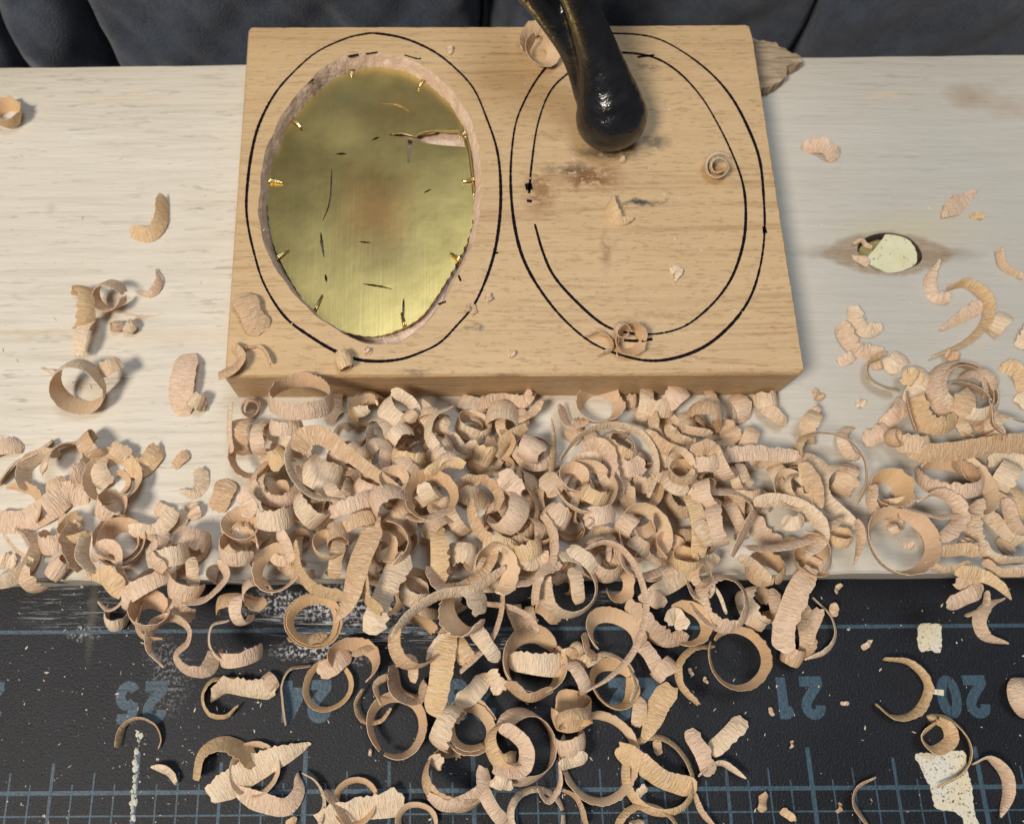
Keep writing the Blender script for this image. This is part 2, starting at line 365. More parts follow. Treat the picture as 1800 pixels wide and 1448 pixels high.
tag(t, 'small white square scrap of paper stuck on black mat', 'paper scrap')
t = poly_sheet('masking_tape', smooth_path([(1610, 1325), (1650, 1322), (1692, 1320), (1700, 1350), (1708, 1385), (1712, 1425), (1724, 1460), (1700, 1460), (1690, 1436), (1672, 1424), (1645, 1420), (1635, 1385), (1620, 1352)], 90, True), 0, M_TAPE, .00014, jit=1.4)
tag(t, 'torn strip of dirty cream masking tape on black mat', 'tape')
t = poly_sheet('paper_scrap', [(1634, 1210), (1659, 1212), (1658, 1222), (1633, 1218)], 0, M_TAPE, .0001, jit=1)
tag(t, 'tiny pale paper sliver beside numeral 20 on mat', 'paper scrap')
V, F = [], []
for y in np.arange(1292, 1448, 7.5):
    for _ in range(2):
        c = U(243 - (y - 1300) * .075 + random.uniform(-4, 4), y + random.uniform(-3, 3), 0); b = len(V); r = random.uniform(.0001, .00042)
        k5 = 6
        for q in range(k5): V.append((c.x + r * math.cos(q * 6.283 / k5) * random.uniform(.6, 1.2), c.y + 1.4 * r * math.sin(q * 6.283 / k5) * random.uniform(.6, 1.2), .00002))
        V.append((c.x, c.y, .00022)); F += [(b + q, b + (q + 1) % k5, b + k5) for q in range(k5)]
tag(mesh_obj('glue_crumbs', V, F, M_GLUE), 'row of cracked white glue crumbs along mat line', 'glue', kind='stuff')

# ------------------------------------------------------------------ pine board with knot hole
board = empty('pine_board', U(900, 600, 0)); tag(board, 'wide pale pine board with knot hole under the wooden block', 'board')
FL, FR = U(-260, 1023.5, Z_BOARD), U(2060, 1003, Z_BOARD); BL, BR = U(-260, 121, Z_BOARD), U(2060, 91, Z_BOARD)
outl = []
for a, b, n in ((FL, FR, 90), (FR, BR, 30), (BR, BL, 90), (BL, FL, 30)):
    for i in range(n):
        p = a.lerp(b, i / n); outl.append((p.x, p.y + .00005 * math.sin(p.x * 310) + random.uniform(-.00004, .00004)))
KNOT = smooth_path([(1507, 440), (1522, 418), (1560, 409), (1600, 419), (1621, 446), (1612, 466), (1570, 480), (1532, 470)], 48, True)
kn = [U(x, y, Z_BOARD) for x, y in KNOT]
def inset2(P, d):
    c = np.mean(np.array(P), axis=0); P = np.array(P); v = c - P; L = np.linalg.norm(v, axis=1)[:, None]
    return P + v / L * d
bm = bmesh.new(); be = .0004
lo = [bm.verts.new((x, y, 0)) for x, y in outl]; mid = [bm.verts.new((x, y, Z_BOARD - be)) for x, y in outl]
top = [bm.verts.new((x * .9985, y + (be if y < .05 else -be), Z_BOARD)) for x, y in outl]
ring_bridge(bm, lo, mid); ring_bridge(bm, mid, top)
kt = [bm.verts.new(p) for p in kn]; fill_loops(bm, [top, kt])
kb = [bm.verts.new((p.x, p.y, .0015)) for p in kn]; ring_bridge(bm, kt, kb)
bmesh.ops.recalc_face_normals(bm, faces=bm.faces)
from_bm('plank', bm, M_PINE, board)
# bark ring lining the hole
k2 = [Vector((p[0], p[1], 0)) for p in inset2([(p.x, p.y) for p in kn], .0005)]
bm = bmesh.new()
a = [bm.verts.new((p.x, p.y, Z_BOARD - .0001)) for p in [Vector((*q, 0)) for q in inset2([(p.x, p.y) for p in kn], .00003)]]
b_ = [bm.verts.new((p.x + random.uniform(-.00012, .00012), p.y + random.uniform(-.0001, .0001), Z_BOARD - .0007)) for i, p in enumerate(k2)]
c_ = [bm.verts.new((p.x, p.y, .002)) for p in k2]; ring_bridge(bm, a, b_); ring_bridge(bm, b_, c_); from_bm('bark_ring', bm, M_BARK, board)
poly_sheet('knot_filler', smooth_path([(1548, 424), (1558, 413), (1588, 418), (1604, 436), (1610, 455), (1602, 471), (1570, 483), (1540, 473), (1520, 460), (1532, 443)], 60, True), Z_BOARD - .0007, M_YEL, .0004, board, .8)
poly_sheet('knot_hollow', smooth_path([(1503, 440), (1522, 416), (1560, 408), (1600, 420), (1622, 446), (1612, 468), (1570, 482), (1530, 472)], 40, True), Z_BOARD - .0020, M_OLIVE, .0004, board)

# ------------------------------------------------------------------ maple block
block = empty('maple_block', U(905, 400, Z_BOARD)); tag(block, 'rectangular maple block with egg-shaped recess and marker outlines', 'wood block')
cor = [(394, 662), (1408, 657), (1416, 651), (1326, 72), (1319, 45), (1312, 43), (440, 47.5), (436, 52)]
P2 = []
for i in range(len(cor)):
    a, b = cor[i], cor[(i + 1) % len(cor)]; n = max(2, int(math.dist(a, b) / 9))
    for j in range(n): P2.append((a[0] + (b[0] - a[0]) * j / n, a[1] + (b[1] - a[1]) * j / n))
T = [U(x, y, Z_BLOCK) for x, y in P2]
cen = sum(T, Vector()) / len(T)
RIM = [(667, 93), (705, 100), (747, 118), (783, 148), (811, 182), (830, 218), (842, 262), (846, 307), (844, 359), (834, 425), (805, 483), (780, 530), (742, 575), (700, 602), (664, 605), (630, 600), (594, 580), (553, 553), (511, 509), (475, 455), (461, 414), (454, 373), (457, 332), (464, 276), (480, 234), (500, 195), (530, 157), (567, 120), (600, 101), (633, 94)]
rim = smooth_path(RIM, 180, True)
bm = bmesh.new()
def jitv(s): return Vector((random.uniform(-s, s), random.uniform(-s, s), 0))
e0 = [bm.verts.new(Vector((p.x, p.y, Z_BOARD + .00003)) + jitv(.00003)) for p in T]
e1 = [bm.verts.new(Vector((p.x, p.y, Z_BLOCK - .0004 - random.uniform(0, .00012)))) for p in T]
e2 = [bm.verts.new(p + (cen - p).normalized() * random.uniform(.0003, .00042)) for p in T]
ring_bridge(bm, e0, e1, 1); ring_bridge(bm, e1, e2, 0)
r0 = []
for i, (x, y) in enumerate(rim):
    p = U(x, y, Z_BLOCK); c = U(655, 340, Z_BLOCK); d = (c - p).normalized(); r0.append(p + d * (.00008 * math.sin(i * .9) + random.uniform(-.00005, .00005)))
r0v = [bm.verts.new(p) for p in r0]
fill_loops(bm, [e2, r0v])
DEP = .0042; rows = [r0v]; cR = U(655, 345, Z_BLOCK)
for j, (dz, dr) in enumerate(((.0008, .0003), (.0017, .0006), (.0027, .0009), (DEP, .0014))):
    row = []
    for i, p in enumerate(r0):
        d = (cR - p).normalized(); ch = .00016 * abs(math.sin(i * .3 + j * .5)) + random.uniform(-.00005, .00005)
        row.append(bm.verts.new(p + d * (dr + ch) - Vector((0, 0, dz + (random.uniform(-.0001, .0001) if j < 3 else 0)))))
    ring_bridge(bm, rows[-1], row, 2); rows.append(row)
ret = fill_loops(bm, [rows[-1]])
for g in ret['geom']:
    if isinstance(g, bmesh.types.BMFace): g.material_index = 2
bmesh.ops.recalc_face_normals(bm, faces=bm.faces)
from_bm('block_body', bm, [M_MAPLE, M_SIDE, M_FRESH], block)

def ink(pts, closed, wpx=4.4):
    n = int(sum(math.dist(pts[i], pts[i + 1]) for i in range(len(pts) - 1)) / 3)
    q = smooth_path(pts, n, closed)
    if closed: q = np.vstack([q, q[:1]])
    z = Z_BLOCK + .00003; w3 = [U(x, y, z) for x, y in q]; s = scale_at(w3[0])
    ww = wpx * s * (1 + .22 * np.sin(np.arange(len(q)) * .045 + random.random() * 6) + .16 * (rng.random(len(q)) - .5) * 2)
    v, f = sheet_stroke([(p.x, p.y) for p in w3], ww, z); mesh_obj('marker_line', v, f, M_INK, block)
ink([(661, 59), (711, 68), (761, 90), (800, 120), (833, 157), (855, 207), (872, 257), (879, 304), (880, 359), (876, 405), (869, 444), (855, 489), (833, 536), (803, 572), (772, 603), (733, 622), (700, 632), (658, 635), (622, 630), (583, 614), (542, 589), (508, 564), (483, 533), (461, 492), (448, 450), (438, 408), (433, 368), (435, 323), (442, 270), (455, 220), (480, 170), (511, 132), (555, 93), (605, 69), (636, 61)], True)
ink([(1030, 64), (1072, 59), (1140, 64), (1190, 85), (1245, 125), (1285, 170), (1315, 225), (1335, 280), (1342, 340), (1344, 405), (1337, 465), (1320, 520), (1290, 565), (1245, 605), (1195, 627), (1145, 634), (1095, 625), (1040, 602), (990, 560), (950, 510), (922, 460), (907, 410), (899, 350), (898, 290), (905, 225), (920, 182), (945, 138), (977, 100), (1005, 76)], True)
ink([(940, 394), (955, 445), (975, 487), (1015, 532), (1060, 570), (1100, 584), (1150, 587), (1195, 577), (1230, 555), (1265, 520), (1290, 480), (1307, 425), (1311, 370), (1305, 320), (1287, 270), (1260, 215), (1230, 167), (1190, 125), (1145, 100), (1087, 93), (1040, 103), (995, 132), (965, 165), (945, 220), (935, 285), (930, 340)], False)
ink([(1097, 598), (1120, 599), (1147, 596)], False, 4.5)
ink([(928, 322), (931, 334)], False, 10); ink([(1343, 398), (1345, 410)], False, 8); ink([(867, 446), (876, 444)], False, 5); ink([(926, 353), (935, 354)], False, 5)
ink([(711, 97), (735, 104), (740, 102)], False, 4); ink([(612, 100), (630, 96)], False, 4); ink([(643, 95), (664, 92)], False, 3.5); ink([(543, 147), (552, 139)], False, 4); ink([(810, 494), (806, 484)], False, 3); ink([(770, 535), (784, 530)], False, 3); ink([(1120, 101), (1150, 97)], False, 3.5)

# ------------------------------------------------------------------ brass plate
ZB = Z_BLOCK - .0024; TB = .0005
BR_ = [(667, 119), (694, 122), (728, 134), (767, 162), (797, 193), (818, 240), (830, 304), (834, 359), (825, 414), (800, 467), (768, 520), (740, 556), (705, 577), (667, 590), (636, 590), (594, 578), (550, 547), (517, 503), (489, 450), (476, 412), (471, 359), (473, 318), (483, 270), (503, 229), (525, 198), (556, 165), (592, 137), (630, 123)]
brass = empty('brass_plate', U(655, 345, ZB - TB)); tag(brass, 'egg-shaped brushed brass plate with torn slit set into the block', 'brass plate')
ol = smooth_path(BR_, 420, True); bc = np.mean(ol, axis=0); op = []
for i, (x, y) in enumerate(ol):
    d = np.array([x, y]) - bc; d /= np.linalg.norm(d)
    s = 3.2 * (abs(math.sin(i * math.pi / 5.2)) - .5) * (0.35 if 150 < i < 330 else 1.1); op.append((x + d[0] * s, y + d[1] * s))
holes = [[(683, 238), (694, 236), (705, 235), (720, 238), (731, 241), (735, 236), (750, 234), (763, 232), (767, 229), (785, 231), (800, 231), (810, 232), (815, 245), (818, 259), (808, 258), (795, 257), (770, 255), (750, 252), (733, 246), (726, 244.5), (722, 265), (719, 287), (716, 287), (716.5, 265), (717, 243), (700, 240)]]
def slot(pts, w):
    p = smooth_path(pts, max(4, 3 * len(pts))) if len(pts) > 2 else np.array([np.array(pts[0]) + (np.array(pts[1]) - np.array(pts[0])) * t for t in np.linspace(0, 1, 5)])
    T_ = np.gradient(p, axis=0); T_ /= np.linalg.norm(T_, axis=1)[:, None]; N_ = np.stack([-T_[:, 1], T_[:, 0]], 1)
    ww = 1.3 * w * np.sin(np.linspace(.25, math.pi - .25, len(p)))[:, None] * (1 + .3 * (rng.random((len(p), 1)) - .5))
    return [tuple(q) for q in p + N_ * ww / 2] + [tuple(q) for q in (p - N_ * ww / 2)[::-1]]
for pts, w in (([(583, 298), (582, 330), (581, 347), (576, 368), (567, 388)], 2.6), ([(564, 409), (566, 430), (569.5, 452)], 4), ([(572, 482), (574, 496)], 3.2), ([(590, 271), (609, 270.5)], 3), ([(653, 247), (667, 241)], 3),
               ([(631, 425), (652, 427)], 2.2), ([(638, 499), (665, 503), (689, 508)], 2.8), ([(709.5, 524), (709, 563)], 3.6), ([(745, 339), (758, 333)], 2.4), ([(526, 224), (532, 230)], 2)):
    holes.append(slot(pts, w))
bm = bmesh.new(); loops_t, loops_b = [], []
for lp in [op] + holes:
    loops_t.append([bm.verts.new(U(x, y, ZB)) for x, y in lp])
fill_loops(bm, loops_t)
for lt in loops_t:
    lb = [bm.verts.new(v.co - Vector((0, 0, TB))) for v in lt]; ring_bridge(bm, lt, lb)
bmesh.ops.recalc_face_normals(bm, faces=bm.faces)
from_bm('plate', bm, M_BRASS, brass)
# dark recess walls show through the slots because the plate floats above the pocket floor
def wire(name, pts3, r, mt, parent, seg=8):
    P = smooth_path(pts3, 24)
    P = np.array(P); V, F = [], []
    up = np.array([.13, .2, .97])
    Tn = np.gradient(P, axis=0); Tn /= np.linalg.norm(Tn, axis=1)[:, None]
    for i, p in enumerate(P):
        a = np.cross(Tn[i], up); a /= np.linalg.norm(a) + 1e-9; b = np.cross(Tn[i], a)
        for q in range(seg):
            an = q * 2 * math.pi / seg; V.append(p + r * (a * math.cos(an) + b * math.sin(an)))
    n = len(P)
    for i in range(n - 1):
        for q in range(seg): F.append((i * seg + q, i * seg + (q + 1) % seg, (i + 1) * seg + (q + 1) % seg, (i + 1) * seg + q))
    F.append(tuple(range(seg))); F.append(tuple((n - 1) * seg + q for q in range(seg)))
    if name is None: return V, F
    return mesh_obj(name, V, F, mt, parent, smooth=True)
for (x, y, ln) in ((617, 127, 1.0), (742, 146, 1.2), (516, 213, 1.5), (475, 320, 1.7), (489, 455, 1.7), (556, 543, 1.9), (711, 570, 1.5), (806, 457, 1.3), (833, 318, 1.5), (819, 236, 1.1)):
    c = U(x, y, ZB); inn = (U(655, 340, ZB) - c).normalized(); sd = Vector((-inn.y, inn.x, 0))
    PV, PF = [], []
    for s_ in (-1, 1):
        o_ = sd * (.00017 * s_)
        pts = [c - inn * .0002 + o_ - Vector((0, 0, .0008)), c - inn * .00045 + o_ + Vector((0, 0, .0001)), c - inn * .0001 + o_ + Vector((0, 0, .0005)), c + inn * (.0007 * ln) + o_ * .6 + Vector((0, 0, .0004)), c + inn * (.0013 * ln) + o_ * .2 + Vector((0, 0, .00014))]
        v, f = wire(None, [tuple(p) for p in pts], .00014, M_WIRE, brass); PF += [tuple(i + len(PV) for i in t_) for t_ in f]; PV += v
    mesh_obj('prong', PV, PF, M_WIRE, brass, smooth=True)
c1 = [U(x, y, ZB + .00008) for x, y in ((668, 183), (686, 183), (702, 186), (720, 196))]
wire('scratch_burr', [tuple(p) for p in c1], .00005, M_BRASS, brass, 6)
c1 = [U(x, y, ZB + .00012) for x, y in ((686, 237), (706, 235), (731, 240.5), (737, 235.5), (766, 230), (812, 231))]
wire('torn_edge', [tuple(p) for p in c1], .00010, M_BRASS, brass, 6)
c1 = [U(x, y, ZB + .0001) for x, y in ((818, 240), (824, 262), (829, 300), (833, 345))]
wire('raised_rim', [tuple(p) for p in c1], .0002, M_BRASS, brass, 6)

# ------------------------------------------------------------------ iron clamp arm
def tube(bm, pts, rads, seg=18, flat=1.0):
    P = np.array(pts); Tn = np.gradient(P, axis=0); Tn /= np.linalg.norm(Tn, axis=1)[:, None]; rows = []
    for p, t_, r in zip(P, Tn, rads):
        a = np.cross(t_, (0, 0, 1.0)); a /= np.linalg.norm(a); b = np.cross(a, t_)
        rows.append([bm.verts.new(p + r * (a * math.cos(q * 2 * math.pi / seg) + flat * b * math.sin(q * 2 * math.pi / seg))) for q in range(seg)])
    for i in range(len(rows) - 1): ring_bridge(bm, rows[i], rows[i + 1])
    bm.faces.new(rows[0]); bm.faces.new(rows[-1][::-1])
def chain(spec, n):
    """spec rows: px, py, z(mm), radius(px) -> dense 3-D points and radii"""
    q = smooth_path(spec, n); pts = [U(x, y, z * MM) for x, y, z, r in q]
    return [tuple(p) for p in pts], [r * scale_at(p) for p, (x, y, z, r) in zip(pts, q)]
bm = bmesh.new()
rib = [(1074, 198, 23.0, 56), (1072, 188, 23.5, 58), (1067, 165, 25, 54), (1060, 130, 27.6, 44), (1049, 90, 30.5, 37), (1033, 45, 34, 33), (1016, 0, 37.5, 31), (995, -50, 41, 33), (975, -100, 44, 34)]
p, r = chain(rib, 40); tube(bm, p, r, 20)
back = Vector(p[-1]); path2 = [back, back + Vector((-.004, .012, .003)), back + Vector((-.006, .026, -.002)), back + Vector((-.006, .034, -.02)), back + Vector((-.006, .035, -.06))]
q2 = smooth_path([tuple(v) for v in path2], 24); tube(bm, [tuple(v) for v in q2], [r[-1]] * 24, 16)
fl = [(1034, 165, 24.2, 26), (1018, 125, 26, 21), (1000, 85, 28.6, 20), (972, 40, 32, 22), (944, 0, 35, 24), (905, -50, 38.5, 30), (880, -100, 41.5, 31)]
p2, r2 = chain(fl, 36); tube(bm, p2, r2, 16)
web = [(1046, 160, 24.2, 34), (1036, 125, 26.0, 33), (1022, 85, 28.4, 31), (1001, 40, 31.4, 33), (980, 0, 34.3, 35), (950, -50, 35, 34), (928, -100, 38, 36)]
p3, r3 = chain(web, 36); tube(bm, p3, r3, 16, .5)
bc_, br_ = U(1075, 206, .0222), 63 * scale_at(U(1075, 206, .0222))
g = bmesh.ops.create_uvsphere(bm, u_segments=32, v_segments=20, radius=1)
for v in g['verts']: v.co = Vector((bc_.x + v.co.x * br_, bc_.y + v.co.y * br_ * .95, bc_.z + max(v.co.z * br_ * .92, -(bc_.z - Z_BLOCK))))
bmesh.ops.recalc_face_normals(bm, faces=bm.faces)
clamp = from_bm('clamp', bm, M_IRON, smooth=True)
rm = clamp.modifiers.new('remesh', 'REMESH'); rm.mode = 'VOXEL'; rm.voxel_size = .00038; rm.use_smooth_shade = True
sm = clamp.modifiers.new('smooth', 'SMOOTH'); sm.factor = .5; sm.iterations = 14
clamp.location = (bc_.x, bc_.y, Z_BLOCK)
for v in clamp.data.vertices: v.co -= Vector((bc_.x, bc_.y, Z_BLOCK))
tag(clamp, 'black cast-iron clamp arm with round foot pressing on the block', 'clamp')

# ------------------------------------------------------------------ splintered scrap, cloth
sc = poly_sheet('wood_scrap', smooth_path([(1300, 90), (1328, 88), (1348, 91), (1372, 103), (1384, 112), (1398, 114), (1399, 124), (1392, 131), (1376, 132), (1372, 138), (1375, 148), (1364, 158), (1356, 163), (1338, 169), (1300, 170)], 70, True), Z_BOARD + .0001, M_SCRAP, .0024, jit=2.4)
tag(sc, 'splintered brown wood scrap poking out behind the block', 'wood scrap')
nx, nz = 320, 90; V = []
def gs(x, c, w): return math.exp(-((x - c) / w) ** 2)
for j in range(nz):
    z = -.04 + .13 * j / (nz - 1)
    for i in range(nx):
        x = -.16 + .36 * i / (nx - 1)
        yb = U(900, 100, Z_BOARD).y + .011 + .10 * max(0, z) * .35
        xs = (x - 0) / .000112 + 815   # rough photograph column at this depth
        t_ = (z - Z_BOARD) / .02
        y = yb - .004 * (gs(xs, 175 + 25 * t_, 42) + .9 * gs(xs, 40 + 40 * t_, 55) + .8 * gs(xs, 130 + 10 * t_, 28)) + .014 * gs(xs, 236 - 8 * t_, 15) + .004 * gs(xs, 95 + 35 * t_, 13)
        y -= .004 * gs(xs, 420, 190) - .012 * gs(xs, 912, 20) - .006 * gs(xs, 960, 60)
        y -= .003 * gs(xs, 1250, 180) - .006 * gs(xs, 1468 - 14 * t_, 15) + .003 * gs(xs, 1640, 170)
        y += .0010 * math.sin(x * 150 + z * 160 + 2 * math.sin(x * 60)) + .0006 * math.sin(x * 330 - z * 300 + 3 * math.sin(x * 40)) + .0003 * math.sin(x * 800 + z * 500)
        V.append((x, y, z))
F = [(j * nx + i, j * nx + i + 1, (j + 1) * nx + i + 1, (j + 1) * nx + i) for j in range(nz - 1) for i in range(nx - 1)]
cl = mesh_obj('draped_cloth', V, F, M_CLOTH, smooth=True)
so = cl.modifiers.new('thick', 'SOLIDIFY'); so.thickness = .0012; so.offset = 1
tag(cl, 'dark navy cloth hanging in folds behind the pine board', 'cloth')

# ------------------------------------------------------------------ shavings
# height field of what carries them (0.35 mm cells)
GX0, GY0, GC, GNX, GNY = -.10, -.045, .00035, 640, 520
HF = np.zeros((GNX, GNY)); ONB = np.zeros((GNX, GNY), bool)
gx = GX0 + (np.arange(GNX) + .5) * GC; gy = GY0 + (np.arange(GNY) + .5) * GC
fy = np.interp(gx, [FL.x, FR.x], [FL.y, FR.y])
HF[gy[None, :] > fy[:, None]] = Z_BOARD
bxl = np.interp(gy, [T[0].y, U(437, 48, Z_BLOCK).y], [U(394, 662, Z_BLOCK).x, U(437, 48, Z_BLOCK).x]); bxr = np.interp(gy, [U(1415, 655, Z_BLOCK).y, U(1320, 45, Z_BLOCK).y], [U(1415, 655, Z_BLOCK).x, U(1320, 45, Z_BLOCK).x])
ONB = (gy[None, :] > U(900, 660, Z_BLOCK).y) & (gy[None, :] < U(900, 45, Z_BLOCK).y) & (gx[:, None] > bxl[None, :]) & (gx[:, None] < bxr[None, :])
HFB = np.where(ONB, Z_BLOCK, HF)
def on_block(px, py): return 45 < py < 662 and np.interp(py, [48, 662], [437, 394]) < px < np.interp(py, [48, 662], [1320, 1415])
JJ = np.array([-1, -.55, 0, .55, 1.0])
def ribbon_arrays(C, Wd, N, w, thick, seed, rough=1.0):
    """thin wooden ribbon: C centre line, Wd width direction, N outward normal, w widths"""
    r = np.random.default_rng(seed); n = len(C)
    am = r.choice([.08, .18, .30]); e1 = 1 + am * (r.random(n) - .3) * np.minimum(1, .0030 / np.maximum(w, 1e-5)) * 1.6 * np.minimum(1, w / .0022); e0 = 1 + rough * .04 * (r.random(n) - .5)
    # gradual wander of the edges so that no ribbon is perfectly parallel
    k = np.linspace(0, 1, n); e1 *= 1 + .10 * np.sin(k * r.uniform(3, 11) + r.uniform(0, 6)); e0 *= 1 + .08 * np.sin(k * r.uniform(3, 11) + r.uniform(0, 6))
    off = np.where(JJ[None, :] > 0, JJ[None, :] * e1[:, None], JJ[None, :] * e0[:, None]) * (w / 2)[:, None]
    cup = r.uniform(-.02, .07); ripple = rough * .00004 * (r.random(n) - .5)
    base = C[:, None, :] + Wd[:, None, :] * off[:, :, None] + N[:, None, :] * (-cup * w[:, None] * (JJ ** 2)[None, :] + ripple[:, None])[:, :, None]
    Te = C[1] - C[0]; Te = Te / np.linalg.norm(Te); Tf = C[-1] - C[-2]; Tf = Tf / np.linalg.norm(Tf); rg = .00055 * min(1, float(w.max()) / .003)
    base[0] -= Te * (rg * r.random(5))[:, None]; base[-1] += Tf * (rg * r.random(5))[:, None]
    th = thick * (1 - .72 * JJ ** 2)
    A = base + N[:, None, :] * (th / 2)[None, :, None]; B = base - N[:, None, :] * (th / 2)[None, :, None]
    return A, B, off
def grid_faces(n, m, b, flip):
    i, j = np.meshgrid(np.arange(n - 1), np.arange(m - 1), indexing='ij'); a = b + i * m + j
    q = np.stack([a, a + 1, a + m + 1, a + m], -1).reshape(-1, 4)
    return q[:, ::-1] if flip else q
def ribbon_mesh(name, A, B, off, C):
    n, m = A.shape[:2]; L = np.concatenate([[0], np.cumsum(np.linalg.norm(np.diff(C, axis=0), axis=1))]) * 1000
    S = [A.reshape(-1, 3), B.reshape(-1, 3)]
    FA, FB = grid_faces(n, m, 0, True), grid_faces(n, m, n * m, False)
    # rim strip with its own vertices keeps the edge crisp
    idx = np.concatenate([np.arange(n) * m, (n - 1) * m + np.arange(1, m), (np.arange(n)[::-1] * m + m - 1)[1:], np.arange(m)[::-1][1:-1]])
    S += [S[0][idx], S[1][idx]]; k = len(idx); b = 2 * n * m; q = np.arange(k); q1 = (q + 1) % k
    FR_ = np.stack([b + q, b + q1, b + k + q1, b + k + q], -1)
    V = np.vstack(S); F = np.vstack([FA, FB, FR_]); uvv = np.stack([np.repeat(L, m), (off * 1000).reshape(-1)], 1); uvv = np.vstack([uvv, uvv, uvv[idx], uvv[idx]])
    me = bpy.data.meshes.new(name); me.vertices.add(len(V)); me.vertices.foreach_set('co', V.ravel()); me.loops.add(F.size); me.polygons.add(len(F))
    me.loops.foreach_set('vertex_index', F.ravel().astype(np.int32)); me.polygons.foreach_set('loop_start', np.arange(0, F.size, 4, dtype=np.int32)); me.polygons.foreach_set('loop_total', np.full(len(F), 4, np.int32))
    me.polygons.foreach_set('material_index', np.concatenate([np.zeros(len(FA)), np.ones(len(FB)), np.zeros(len(FR_))]).astype(np.int32))
    me.polygons.foreach_set('use_smooth', np.ones(len(F), bool))
    uvl = me.uv_layers.new(name='UVMap'); uvl.data.foreach_set('uv', uvv[F.ravel()].ravel().astype(np.float32))
    me.materials.append(M_OUT); me.materials.append(M_IN); me.update(calc_edges=True); me.validate()
    return me
def taper(n, te0, te1):
    t = np.linspace(0, 1, n); w = np.ones(n); l0 = .62 if te0 < .22 else .15; l1 = .62 if te1 < .22 else .15
    if te0 > 0: w *= l0 + (1 - l0) * np.clip(t / te0, 0, 1) ** .7
    if te1 > 0: w *= l1 + (1 - l1) * np.clip((1 - t) / te1, 0, 1) ** .7
    return w
SH = []
class K_:   # coil: centre px, radius px, ribbon width px, tilt of axis from upright, its azimuth, start angle, sweep, axial pitch px, end/start radius, end tapers
    def __init__(s, cx, cy, R, w, tilt=10, az=90, a0=0, sw=350, pitch=0, g=1.0, tp=(.08, .08), lab=None, z=None): s.__dict__.update(locals())
    def px(s): return s.cx, s.cy
    def build(s, z, seed):
        r = np.random.default_rng(seed); c = U(s.cx, s.cy, z); k = scale_at(c); R = s.R * k; w = s.w * k
        L = abs(rad(s.sw)) * R * (1 + s.g) / 2; n = int(np.clip(L / .00042, 12, 150)); t = np.linspace(0, 1, n)
        az, th = rad(s.az), rad(s.tilt); ca, sa = math.cos(az), math.sin(az)
        ax = np.array([math.sin(th) * ca, math.sin(th) * sa, math.cos(th)]); er = np.array([math.cos(th) * ca, math.cos(th) * sa, -math.sin(th)]); et = np.array([-sa, ca, 0])
        a = rad(s.a0) + rad(s.sw) * t - az; ph = r.uniform(0, 6.28, 3)
        rr = R * (1 + (s.g - 1) * t) * (1 + .035 * np.sin(2 * a + ph[0]) + .025 * np.sin(3 * a + ph[1]))
        D = np.cos(a)[:, None] * er + np.sin(a)[:, None] * et
        wob = (s.pitch * k * (t - .5) + .05 * R * np.sin(a * 1.0 + ph[2]))
        C = D * rr[:, None] + ax * wob[:, None]
        fl = rad(r.uniform(-9, 9)) if s.tilt > 34 else math.asin(min(.55, r.uniform(9, 15) / s.w)) * r.choice([-1, 1, 1]); w = w * (1.0 if s.tilt > 34 else 1.2); Wd = ax[None, :] * math.cos(fl) + D * math.sin(fl); N = D * math.cos(fl) - ax[None, :] * math.sin(fl)
        return c, C, Wd, N, w * taper(n, *s.tp)
class P_:   # path: ribbon width px, lean of its width from upright (start, end), pixel points, arch height px
    def __init__(s, w, lean, pts, arch=0, tp=(.1, .1), lab=None, wend=None, z=None): s.__dict__.update(locals()); s.lean = lean if isinstance(lean, tuple) else (lean, lean)
    def px(s): q = np.mean(np.array(s.pts, float), 0); return q[0], q[1]
    def build(s, z, seed):
        r = np.random.default_rng(seed); q = smooth_path(s.pts, 200); pts = np.array([tuple(U(x, y, z)) for x, y in q]); c = Vector(pts.mean(0)); k = scale_at(c)
        L = np.linalg.norm(np.diff(pts, axis=0), axis=1).sum(); n = int(np.clip(L / .00042, 12, 170)); t = np.linspace(0, 1, n)
        C = np.stack([np.interp(t, np.linspace(0, 1, 200), pts[:, i]) for i in range(3)], 1) - np.array(c)
        C[:, 2] += s.arch * k * np.sin(math.pi * t) + .0003 * np.sin(t * r.uniform(4, 9) + r.uniform(0, 6))
        Tn = np.gradient(C, axis=0); Tn /= np.linalg.norm(Tn, axis=1)[:, None]
        N2 = np.stack([-Tn[:, 1], Tn[:, 0], 0 * t], 1); N2 /= np.linalg.norm(N2, axis=1)[:, None] + 1e-9
        up = np.cross(Tn, N2); up *= np.sign(up[:, 2:3]); ln = s.lean[0] + (s.lean[1] - s.lean[0]) * t + 0.0; ln = np.radians(np.where(ln < 40, np.maximum(ln, 0) * .5 + 16, ln)) * (1 if max(s.lean) > 45 else r.choice([-1, 1]))
        Wd = np.cos(ln)[:, None] * up + np.sin(ln)[:, None] * N2; N = np.cos(ln)[:, None] * N2 - np.sin(ln)[:, None] * up
        if np.mean(N[:, 2]) < 0: N = -N
        w = np.linspace(s.w, s.wend if s.wend else s.w, n) * k * (1.25 if max(s.lean) < 40 else 1.05)
        return c, C, Wd, N, w * taper(n, *s.tp)
def K(*a, **k): SH.append(K_(*a, **k))
def P(*a, **k): SH.append(P_(*a, **k))
SR = random.Random(21)
